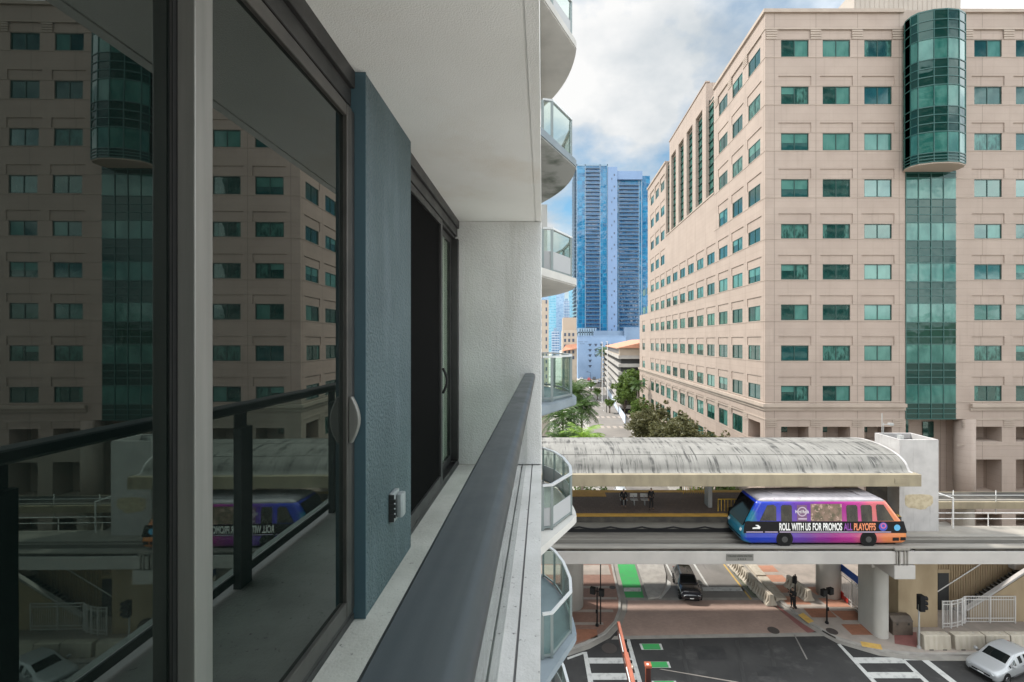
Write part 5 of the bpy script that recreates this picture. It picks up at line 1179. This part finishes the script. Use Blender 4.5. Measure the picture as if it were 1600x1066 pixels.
SEDAN = [(2.42, .34, .62, .68, .70, .58), (2.35, .22, .74, .80, .86, .70), (2.05, .20, .83, .89, .91, .77), (1.40, .19, .89, .96, .92, .79), (1.16, .19, .90, .99, .92, .79), (.20, .19, .92, 1.43, .92, .70), (.08, .19, .92, 1.46, .92, .70), (-.40, .19, .93, 1.47, .92, .70), (-.47, .19, .93, 1.47, .92, .70), (-1.28, .19, .95, 1.43, .92, .69), (-1.36, .19, .95, 1.40, .92, .68), (-2.02, .22, .97, 1.06, .90, .70), (-2.28, .26, .96, 1.03, .87, .68), (-2.42, .40, .86, .92, .76, .58)]
HATCH = [(2.15, .36, .66, .70, .62, .50), (2.08, .26, .76, .80, .80, .62), (1.75, .22, .86, .93, .90, .72), (1.05, .21, .95, 1.04, .915, .72), (.88, .21, .97, 1.08, .92, .72), (.38, .21, 1.0, 1.54, .92, .66), (.25, .21, 1.0, 1.57, .92, .66), (-.42, .21, 1.01, 1.59, .92, .62), (-.54, .21, 1.01, 1.59, .92, .62), (-1.35, .21, 1.03, 1.57, .91, .60), (-1.50, .22, 1.03, 1.53, .90, .58), (-2.02, .26, 1.05, 1.12, .88, .66), (-2.14, .36, .95, 1.0, .78, .60)]
def car(loc, rz, label, cat, paint, tab, sub=2, group=None, detail=True):
    t = thing('parked_car' if group else 'car', label, cat, loc, rz, group); q = car_mesh(tab, sub); L_ = tab[0][0]
    q[0].build('body', paint, t, True, True)
    q[2].build('windshield', 'car_glass', t, True, True); q[3].build('rear_window', 'car_glass', t, True, True)
    for s in (-1, 1):
        g = MB(); used = {}
        for f in q[1].f:
            if sum(q[1].v[v].y for v in f) * s > 0:
                ff = []
                for v in f:
                    if v not in used: used[v] = len(g.v); g.v.append(q[1].v[v])
                    ff.append(used[v])
                g.f.append(ff); g.m.append(0)
        g.build('side_window', 'car_glass', t, True, True)
        for x in (L_ * .62, -L_ * .60):
            h = MB(); h.tube([(x, s * .62, .33), (x, s * .945, .33)], [.33, .33], 24); wo = h.build('wheel', 'rubber', t, True)
            if detail:
                h = MB(); h.tube([(x, s * .86, .33), (x, s * .955, .33)], [.23, .21], 20)
                h.build('rim', 'chrome', wo, True)
                h = MB()
                for k in range(5): a = 2 * math.pi * (k + .5) / 5; h.bar((x + .10 * math.cos(a), s * .957, .33 + .10 * math.sin(a)), (x + .17 * math.cos(a), s * .957, .33 + .17 * math.sin(a)), .05, .01)
                h.build('rim_gap', 'rubber', wo, True)
        if detail:
            h = MB(); h.tube([(L_ * .62, s * .78, .36), (L_ * .62, s * .935, .36)], .40, 24); h.build('wheel_arch', 'rubber', t, True); h = MB(); h.tube([(-L_ * .60, s * .78, .36), (-L_ * .60, s * .935, .36)], .40, 24); h.build('wheel_arch', 'rubber', t, True)
            h = MB(); h.prism(rrect(.80, 1.0, s * 1.0 - .1, s * 1.0 + .1, .05, 3), .98, 1.10); mo = h.build('mirror', paint, t, True); bevel(mo, .03)
            h = MB(); h.add([(L_ - .30, s * .86, .66), (L_ - .02, s * .63, .62), (L_ - .05, s * .50, .70), (L_ - .42, s * .72, .80)], [(0, 1, 2, 3)]); h.xform(Matrix.Translation((.03, s * .02, .015))); h.build('headlight', 'lamp_clear', t, True)
            h = MB(); zt_ = tab[-2][3]; h.box(-L_ + .02, -L_ - .015 + .1, s * .55, s * .80, zt_ - .26, zt_ - .12); h.build('tail_light', 'lamp_red', t, True)
            h = MB(); h.box(-1.2, .8, s * .925, s * .935, .335, .355); h.box(-.30, -.16, s * .925, s * .945, .82, .85); h.box(-1.2, -1.06, s * .915, s * .94, .84, .87); h.build('door_trim', 'chrome', t, True)
    if detail:
        h = MB(); h.box(L_ - .06, L_ + .0, -.48, .48, .47, .56); h.build('grille', 'pole_black', t, True)
        h = MB(); h.box(L_ - .10, L_ + .01, -.60, .60, .29, .40); h.build('air_intake', 'rubber', t, True)
        h = MB(); h.box(L_ + .001, L_ + .006, -.16, .16, .42, .50); h.build('number_plate', 'white_paint', t, True)
    return t
car((12.25, 39.6, 0), R(-90 - 5), 'black car with a dark windshield coming toward the brick crossing', 'car', 'car_black', HATCH)
car((30.45, 30.0, 0), R(180 + 20), 'silver sedan turning past the concrete barrier blocks', 'car', 'car_silver', SEDAN, 3)
far_cars = [(17.2, 205, 'car_white', 'small white car on the far street by the planted median'), (21.0, 226, 'car_black', 'dark car far up the street below the blue wall'), (24.4, 232, 'car_white', 'white car parked in the far row under the palms'), (27.5, 236, 'car_silver', 'silver car parked in the far row under the palms'), (30.5, 240, 'car_red', 'red car parked in the far row under the palms'), (33.8, 244, 'car_white', 'white car parked in the far row nearest the garage'), (15.0, 250, 'car_black', 'dark car at the head of the far street, nearest the cream block'), (19.0, 253, 'car_silver', 'silver car crossing at the head of the far street'), (23.0, 250, 'car_red', 'red car crossing at the head of the far street'), (26.5, 256, 'car_black', 'dark car crossing below the windows of the blue building')]
for x, y, m_, lb_ in far_cars: car((x + (2.6 if y < 210 else 0), y, 0), R(-95), lb_, 'car', m_, HATCH, 1, 'cars parked far up the street', False)

# ================================================================== trees and palms
def crown(q, blobs, n, size, rng, flat=.8):
    tot = sum(b_[3] ** 2 for b_ in blobs)
    for (x, y, z, r) in blobs:
        subs = [(Vector((rng.gauss(0, 1), rng.gauss(0, 1), rng.gauss(0, 1) * flat)).normalized() * r * rng.uniform(.35, 1.08), r * rng.uniform(.14, .34)) for _ in range(26)]
        for _ in range(int(n * r * r / tot)):
            c, rr = rng.choice(subs); d = Vector((rng.gauss(0, 1), rng.gauss(0, 1), rng.gauss(0, 1))).normalized() * rr * rng.uniform(.5, 1.05) ** .6
            p = Vector((x, y, z)) + c + d; s = size * rng.uniform(.6, 1.3)
            a = Vector((rng.gauss(0, 1), rng.gauss(0, 1), rng.gauss(0, .6))).normalized(); b2 = a.cross(Vector((rng.gauss(0, 1), rng.gauss(0, 1), rng.gauss(0, 1)))).normalized()
            q.quad(p - a * s, p - b2 * s * .55, p + a * s, p + b2 * s * .55)
def tree(loc, h, r, label, mat, seed, n=7000, size=.2, nb=7, group=None, z0=.32):
    rng = random.Random(seed); t = thing('tree', label, 'tree', loc, 0, group)
    blobs = []
    for k in range(nb):
        a = 2 * math.pi * k / nb + rng.uniform(-.4, .4); d = r * rng.uniform(.35, .68)
        blobs.append((d * math.cos(a), d * math.sin(a), h * rng.uniform(z0 + .24, .84), r * rng.uniform(.36, .52)))
    blobs.append((0, 0, h - r * .45, r * .5))
    q = MB(); q.tube([(0, 0, 0), (.05, .02, h * .2), (0, .05, h * .4), (.03, 0, h * .8)], [.22, .17, .14, .04], 8)
    for b_ in blobs: q.tube([(0, 0, h * rng.uniform(.22, .4)), (b_[0] * .5, b_[1] * .5, b_[2] * .72), (b_[0], b_[1], b_[2])], [.10, .07, .02], 6)
    q.build('trunk', 'bark', t, True, True)
    q = MB(); crown(q, blobs, n, size, rng); q.build('crown', mat, t, True); return t
def palm(loc, h, r, label, mat='leaf_palm', seed=1, nf=22, group=None, droop=1.0):
    rng = random.Random(seed); t = thing('palm_tree', label, 'palm', loc, 0, group); lean = Vector((rng.uniform(-.4, .4), rng.uniform(-.4, .4), 0))
    q = MB(); q.tube([(0, 0, 0), lean * .2 + Vector((0, 0, h * .4)), lean * .7 + Vector((0, 0, h * .8)), lean + Vector((0, 0, h))], [.26, .18, .16, .15], 10); q.build('trunk', 'palm_bark', t, True, True)
    q = MB(); top = lean + Vector((0, 0, h))
    for k in range(nf):
        a = 2.399 * k + rng.uniform(-.2, .2); el = R(75 - 95 * k / nf + rng.uniform(-8, 8)); L_ = r * rng.uniform(.85, 1.1)
        p = top.copy(); prev = p; d2 = Vector((math.cos(a), math.sin(a), 0)); side = Vector((-math.sin(a), math.cos(a), 0)); N = 15
        for i in range(N):
            e = el - droop * R(85) * (i / N) ** 1.3; step = (d2 * math.cos(e) + Vector((0, 0, math.sin(e)))) * L_ / N
            nx_ = p + step; q.bar(p, nx_, .035, .035)
            if i > 1:
                up = side.cross(step).normalized(); ln = L_ * .30 * math.sin(math.pi * min(1, (i + 1.5) / N)) ** .6 + .08
                for s in (-1, 1):
                    for f in (.1,):
                        c = p.lerp(nx_, f); tip = c + side * s * ln * .82 + step.normalized() * ln * .5 - Vector((0, 0, ln * rng.uniform(.15, .55)))
                        wv = step.normalized() * .085; q.quad(c - wv, c + wv, tip + wv * .3, tip - wv * .3)
            p = nx_
    q.build('crown', mat, t, True); return t
tree((19.3, 65, 0), 11.2, 5.2, 'olive green oak nearest the office wall beside the station roof', 'leaf_oak', 3, 17000, .21, 10, 'street oaks beside the office block', .2)
tree((22.9, 61.0, 0), 9.4, 3.6, 'low olive oak tucked against the office wall past the station roof', 'leaf_oak', 5, 10000, .20, 8, 'street oaks beside the office block', .2)
tree((19.0, 83, 0), 10.8, 4.8, 'rounded olive oak over the pavement where the street bends', 'leaf_oak', 8, 13000, .23, 9, 'street oaks beside the office block', .2)
tree((21.6, 104, 0), 8.6, 3.2, 'small green street tree between the olive oaks and the tall green tree', 'leaf_green', 41, 5000, .22)
tree((24.6, 131, 0), 14.4, 5.4, 'tall green tree rising in front of the parking garage', 'leaf_green', 12, 8000, .3, 8)
tree((21.9, 128, 0), 9.0, 3.3, 'lighter green tree at the foot of the tall green tree by the blue hoarding', 'leaf_green', 13, 4000, .25)
tree((29.5, 134, 0), 14.0, 5.0, 'broad green tree between the garage and the office block end', 'leaf_green', 14, 6000, .3)
palm((22.6, 112, 0), 11.0, 3.0, 'slim palm with a pale trunk near the end of the office block', seed=4, nf=20)
palm((3.9, 69, 0), 13.6, 4.4, 'tall dark palm at the back of the clump beyond the station roof', seed=6, nf=34, group='palms beyond the station roof')
palm((2.2, 62, 0), 11.2, 4.2, 'dark palm between the tower balconies and the bright palm', seed=7, nf=34, group='palms beyond the station roof')
palm((5.0, 66, 0), 12.0, 3.6, 'dark palm at the street side of the clump beyond the station roof', seed=9, nf=32, group='palms beyond the station roof')
palm((4.3, 56, 0), 9.6, 3.4, 'bright yellow green palm in front of the darker palms', 'leaf_bright', 10, 28, 'palms beyond the station roof')
palm((1.4, 57, 0), 9.4, 3.2, 'mid green palm just above the edge of the station roof', seed=15, nf=28, group='palms beyond the station roof')
palm((4.2, 80, 0), 13.0, 3.9, 'feathery palm leaning toward the bright street beyond the clump', seed=16, nf=28, group='palms beyond the station roof')
for i, (x, y, h_) in enumerate(((25.5, 215, 16.5), (29, 222, 17.5), (33, 226, 15.5))):
    palm((x, y, 0), h_, 4.6, ['palm in front of the blue wall, nearest the street', 'tallest palm in front of the blue wall', 'palm in front of the blue wall, beside the garage'][i], seed=20 + i, nf=18, group='palms in front of the blue wall')
tree((18.6, 168, 0), 4.6, 1.8, 'small round street tree in the planted median', 'leaf_green', 31, 1200, .22)
tree((18.9, 137, 0), 4.2, 1.7, 'small bushy street tree beside the blue hoarding', 'leaf_green', 33, 1200, .22)
tree((19.0, 196, 0), 4.5, 1.8, 'small street tree farthest up the planted median', 'leaf_green', 35, 900, .24)
rng = random.Random(5)
for xs, nm in ((( 18.4, 24.6), 'clipped green hedge along the office pavement behind the platform'), ((1.0, 8.0), 'clipped green hedge under the palms behind the platform')):
    hg = MB(); k = xs[0]
    while k < xs[1]: crown(hg, [(k, 58.5 + rng.uniform(-.3, .3), 1.75, 1.3)], 800, .16, rng); k += 1.0
    tag(hg.build('clipped_hedge', 'leaf_green'), nm, 'hedge')
car((10.2, 62, 0), R(-92), 'white car waiting in the street just beyond the platform edge', 'car', 'car_white', HATCH, 1, None, False)
car((13.6, 60.5, 0), R(88), 'dark car in the street just beyond the platform edge', 'car', 'car_black', HATCH, 1, None, False)

# ================================================================== the far street and the skyline
q = MB()
for Ya, Yb in ((118, 150), (150, 190)): q.bar((20.4 + (Ya - 118) * .063, Ya, 1.25), (20.4 + (Yb - 118) * .063, Yb, 1.25), .08, 2.3)
tag(q.build('hoarding', 'hoarding'), 'long blue and white site hoarding along the far street', 'hoarding')
def pole(loc, h, label, mat='pole_grey', r=.13, arm=0):
    t = thing('street_lamp', label, 'street lamp', loc); q = MB(); q.tube([(0, 0, 0), (0, 0, h)], [r, r * .55], 8)
    if arm: q.tube([(0, 0, h - .05), (arm, 0, h + .2)], .05, 6)
    q.build('pole', mat, t, True); q = MB(); q.prism(rrect(arm - .5, arm + .15, -.15, .15, .08, 3), h + .02 + (.15 if arm else 0), h + .18 + (.15 if arm else 0)); q.build('lamp_head', mat, t, True); return t
pole((19.3, 159, 0), 21.5, 'tall pale lamp pole nearer the planted median of the far street', 'white_metal', .16)
pole((20.2, 152, 0), 21.7, 'tall pale lamp pole standing behind the blue hoarding', 'white_metal', .16)
pole((18.1, 138, 0), 9.5, 'short dark lamp post beside the small bushy street tree', 'pole_black', .1, -1)
pole((16.9, 178, 0), 9.5, 'short dark lamp post up the far street by the median', 'pole_black', .1, -1)
# twin glass tower
TD = 340.0; kk = TD / F
def TXp(x): return (x - VX) * kk
def TZp(y): return H - (y - VY) * kk
tw = thing('glass_tower', 'tall blue glass apartment tower in two wings with a pale core between', 'tower', (TXp(958), TD + 18, 0))
wa0, wa1, wc0, wc1, wb0, wb1, wr1 = TXp(901), TXp(949.5), TXp(949.5), TXp(964), TXp(964), TXp(1004), TXp(1018)
q = MB(); q.box(wa0, wa1, TD, TD + 36, 8, TZp(258)); q.build('glass_wing', 'tower_glass', tw)
q = MB(); q.box(wb0, wb1, TD + 3, TD + 38, 8, TZp(280)); q.box(wb1, wr1, TD + 5, TD + 38, 8, TZp(271)); q.build('glass_wing', 'tower_glass', tw)
q = MB(); q.box(wc0, wc1, TD - 1.5, TD + 30, 8, TZp(262)); q.box(wc1, TXp(1004), TD + .5, TD + 30, TZp(280) + .01, TZp(267)); q.build('core_wall', 'tower_white', tw)
q = MB(); fl = [12 + 2.93 * k for k in range(50)]
for k, z in enumerate(fl):
    if k % 3 == 0 and z < TZp(270): q.box(TXp(956) - .6, TXp(956) + .1, TD - 1.56, TD - 1.49, z, z + 1.4); 
    if k % 3 == 1 and z < TZp(270): q.box(TXp(959.5) - .5, TXp(959.5) + .5, TD - 1.56, TD - 1.49, z, z + 1.4)
q.build('core_window', 'window_hole', tw)
for (xa_, xb_, ya_, yb_, side) in ((TXp(915), TXp(937), TD - 1.7, TD + .1, 0), (TXp(968), TXp(999), TD + 1.2, TD + 3.1, 0), (wa0 - 1.7, wa0 + .1, TD + 1, TD + 34, 1)):
    q = MB(); r2 = MB()
    for z in fl:
        if z > TZp(262) or (xa_ == TXp(968) and z > TZp(284)): continue
        q.box(xa_, xb_, ya_, yb_, z - .13, z)
        if side: r2.box(xa_ - .02, xa_ + .04, ya_, yb_, z + .05, z + 1.0)
        else: r2.box(xa_ + .3, xb_ - .3, ya_ - .02, ya_ + .04, z + .05, z + 1.0)
    o_ = q.build('balcony_slabs', 'tower_slab', tw); r2.build('balcony_rails', 'tower_rail', o_)
q = MB(); q.box(TXp(915.5), TXp(936.5), TD - .05, TD + .05, 10, TZp(264)); q.box(TXp(968.5), TXp(998.5), TD + 2.93, TD + 3.02, 10, TZp(286)); q.build('balcony_glazing', 'tower_glass_dark', tw)
q = MB()
for x in (901.3, 914.5, 937.5, 949): q.box(TXp(x) - .25, TXp(x) + .25, TD - .35, TD - .06, 10, TZp(257))
for x in (965, 967.8, 999.6, 1003.5): q.box(TXp(x) - .25, TXp(x) + .25, TD + 2.6, TD + 2.9, 10, TZp(280))
q.box(wa0 - .2, wa1 + .1, TD - .35, TD - .06, TZp(259.5), TZp(256.5)); q.build('fin', 'tower_slab', tw)
pod = thing('podium_building', 'blue grey podium block with roof terrace at the foot of the glass tower', 'building', (TXp(960), 331, 0))
q = MB(); q.box(TXp(925), TXp(1012), 326, 339.5, 0, H + 7.5); q.box(TXp(969), TXp(1008), 322, 325.9, 0, H + 10); q.build('wall', 'podium_blue', pod)
q = MB()
for k in range(8): q.box(TXp(902 + k * 3.6), TXp(902 + k * 3.6) + 1.2, 330, 339, H + 2, H + 9.5)
q.box(TXp(900), TXp(931), 330, 339, H + 2, H + 3); q.box(TXp(900), TXp(931), 330, 339, H + 6, H + 6.8); q.build('terrace_frame', 'tower_slab', pod)
# pale blue wall building with small windows
D1 = 262.0
bw = thing('blue_white_building', 'plain pale blue building with small dark windows and faint lettering', 'building', ((938 - VX) * D1 / F, D1 + 10, 0))
xa, xb = (903 - VX) * D1 / F, (978 - VX) * D1 / F; zt_ = H + 2.6
q = MB(); q.box(xa, xb, D1, D1 + 22, 0, zt_); q.box(xa - .2, xb + .2, D1 - .2, D1 + 22, zt_ + .001, zt_ + .5); q.build('wall', 'wall_blue_white', bw)
for r in range(5):
    for c in range(5):
        if (r > 2 and c > 0) or (c == 2 and r == 9): continue
        x = (922 + c * 9 - VX) * D1 / F; z = H - (538 + r * 8.3 - VY) * D1 / F
        q = MB(); q.box(x - .9, x + .9, D1 - .25, D1 - .001, z - .2, z + .25); q.box(x - .45, x + .45, D1 - .1, D1 - .002, z - 1.1, z - .201); q.build('window', 'window_hole', bw)
q = MB()                                             # the lettering is too far away to read: dark strokes at its size
for xa_, xb_, ya_, yb_ in ((903.2, 911, 533.6, 534.8), (913, 918, 533.7, 534.8), (906.6, 907.8, 536.2, 538), (908.6, 909.4, 536.8, 538), (910.2, 911.4, 536.2, 538), (911.9, 913, 536.5, 538)):
    q.box((xa_ - VX) * D1 / F, (xb_ - VX) * D1 / F, D1 - .05, D1 - .002, H - (yb_ - VY) * D1 / F, H - (ya_ - VY) * D1 / F)
q.build('wall_lettering', 'podium_blue', bw)
# parking garage with tiled roof
ga = thing('parking_garage', 'grey parking garage with open decks under a terracotta tiled roof', 'garage', (33, 185, 0))
gx = lambda Y: 21.3 + (Y - 135) * .075
q = MB(); q.prism([(gx(136) + .8, 136), (60, 136), (60, 240), (gx(240) + .8, 240)], 0, 17.0); q.build('deck_interior', 'garage_dark', ga)
for k in range(7):
    z = 1.6 + k * 2.5; q = MB(); q.prism([(gx(135), 135), (61, 135), (61, 241), (gx(241), 241)], z, z + 1.05); q.build('deck_parapet', 'garage_concrete', ga)
q = MB(); q.prism([(gx(135) + .3, 135.2), (60, 135.2), (60, 200), (gx(200) + .3, 200)], 17.66, 20.0); q.build('upper_wall', 'wall_cream', ga)
for k in range(14): q = MB(); Y = 139 + k * 4.2; q.box(gx(Y) + .2, gx(Y) + .36, Y - .6, Y + .6, 18.0, 19.5); q.build('window', 'window_hole', ga)
q = MB(); a0, a1 = gx(134) - .5, gx(202) - .5
q.add([(a0, 134, 19.9), (a1, 202, 19.9), (a1 + 12, 202, 22.6), (a0 + 12, 134, 22.6), (a0 + 24, 134, 19.9), (a1 + 24, 202, 19.9), (a0, 134, 19.7), (a1, 202, 19.7)], [(0, 1, 2, 3), (3, 2, 5, 4), (0, 3, 4), (1, 5, 2), (0, 6, 7, 1)]); q.build('roof', 'roof_tile', ga)
# cream building and the low house by the palms
cb_ = thing('cream_building', 'cream block with tan top storey and terracotta canopy at the left of the far street', 'building', (11, 232, 0))
D2 = 225.0; X_ = lambda x: (x - VX) * D2 / F; Z_ = lambda y: H - (y - VY) * D2 / F
cb_['label'] = 'cream block with a tan upper storey beside the pale blue building'
q = MB(); q.box(X_(879), X_(901.5), D2, D2 + 20, 0, Z_(516)); q.build('wall', 'wall_cream', cb_)
q = MB(); q.box(X_(880), X_(901), D2 + 2, D2 + 18, Z_(516) + .01, Z_(496)); q.build('upper_storey', 'wall_tan', cb_)
q = MB(); q.ext([(X_(878), D2 - 3, Z_(549)), (X_(901), D2 - 3, Z_(545)), (X_(901), D2 - .01, Z_(538)), (X_(884), D2 - .01, Z_(540))], (0, 0, .3)); q.build('tiled_canopy', 'roof_tile', cb_)
for r in range(5):
    for c in range(3): q = MB(); x = X_(883 + c * 6.4); z = Z_(523 + r * 9); q.box(x - .5, x + .5, D2 - .06, D2 + .01, z - .8, z + .8); q.build('window', 'window_hole', cb_)
D3 = 180.0; c2 = thing('cream_tower', 'narrow cream block with rows of small windows behind the tower balconies', 'building', (-2, D3 + 8, 0))
q = MB(); q.box(-12, .35, D3, D3 + 16, 0, H + 16.5); q.build('wall', 'wall_cream', c2)
q = MB()
for r in range(12):
    for c in range(5): q.box(-.9 - c * 2.1, -.3 - c * 2.1, D3 - .05, D3 + .01, 4 + r * 3, 5.5 + r * 3)
q.build('window', 'window_hole', c2)
lh = thing('low_house', 'low tan building with a dark window behind the palms', 'building', (-6, 88, 0))
q = MB(); q.box(-16, .35, 80, 96, 0, 8.6); q.box(-16.2, .5, 79.8, 96.2, 8.601, 9.0); q.build('wall', 'low_wall', lh)
q = MB(); q.box(-1.5, .1, 79.9, 79.999, 2.2, 5.0); q.build('window', 'garage_dark', lh)
sk_list = [(857, 869, 455, 900, 'skyline_a', 'pale teal glass tower nearest the balconies on the far skyline'), (868, 882, 446, 1050, 'skyline_b', 'tallest pale blue tower on the far skyline'), (881, 890, 470, 980, 'skyline_c', 'narrow darker blue tower on the far skyline'), (889, 903, 440, 1150, 'skyline_a', 'pale teal tower half hidden behind the glass tower'), (862, 874, 518, 620, 'skyline_c', 'short dark blue tower low on the far skyline'), (846, 858, 440, 1200, 'skyline_b', 'pale blue tower seen between the curved balconies')]
for i, (xa_, xb_, yt, D_, mt_, lb_) in enumerate(sk_list):
    x0_, x1_ = (xa_ - VX) * D_ / F, (xb_ - VX) * D_ / F; z_ = H - (yt - VY) * D_ / F
    t = thing('skyline_tower', lb_, 'tower', ((x0_ + x1_) / 2, D_ + 15, 0), 0, 'towers on the far skyline')
    q = MB(); q.box(x0_, x1_, D_, D_ + 30, 0, z_); q.build('facade', mt_, t)
    q = MB(); q.box(x0_ + 3, x1_ - 3, D_ + 5, D_ + 25, z_ + .01, z_ + 5); q.build('roof_plant', 'tower_slab', t)
# buildings across the street behind the viewpoint: they show only as reflections in the glass
for x0_, x1_, y0_, y1_, z_, mt_, lb_ in ((30, 62, -75, -45, 96, 'behind_a', 'white banded tower mirrored in the green bay glass'), (72, 104, -90, -50, 125, 'behind_b', 'grey banded tower mirrored in the green bay glass'), (58, 92, -170, -140, 185, 'behind_a', 'white banded tower mirrored low in the blue glass tower'), (104, 150, -150, -120, 130, 'behind_b', 'broad grey tower mirrored low in the blue glass tower')):
    t = thing('mirrored_tower', lb_, 'tower', ((x0_ + x1_) / 2, (y0_ + y1_) / 2, 0)); q = MB(); q.box(x0_, x1_, y0_, y1_, 0, z_); q.build('facade', mt_, t)
    q = MB(); q.box(x0_ + 4, x1_ - 4, y0_ + 4, y1_ - 4, z_ + .01, z_ + 5); q.build('roof_plant', 'tower_slab', t)
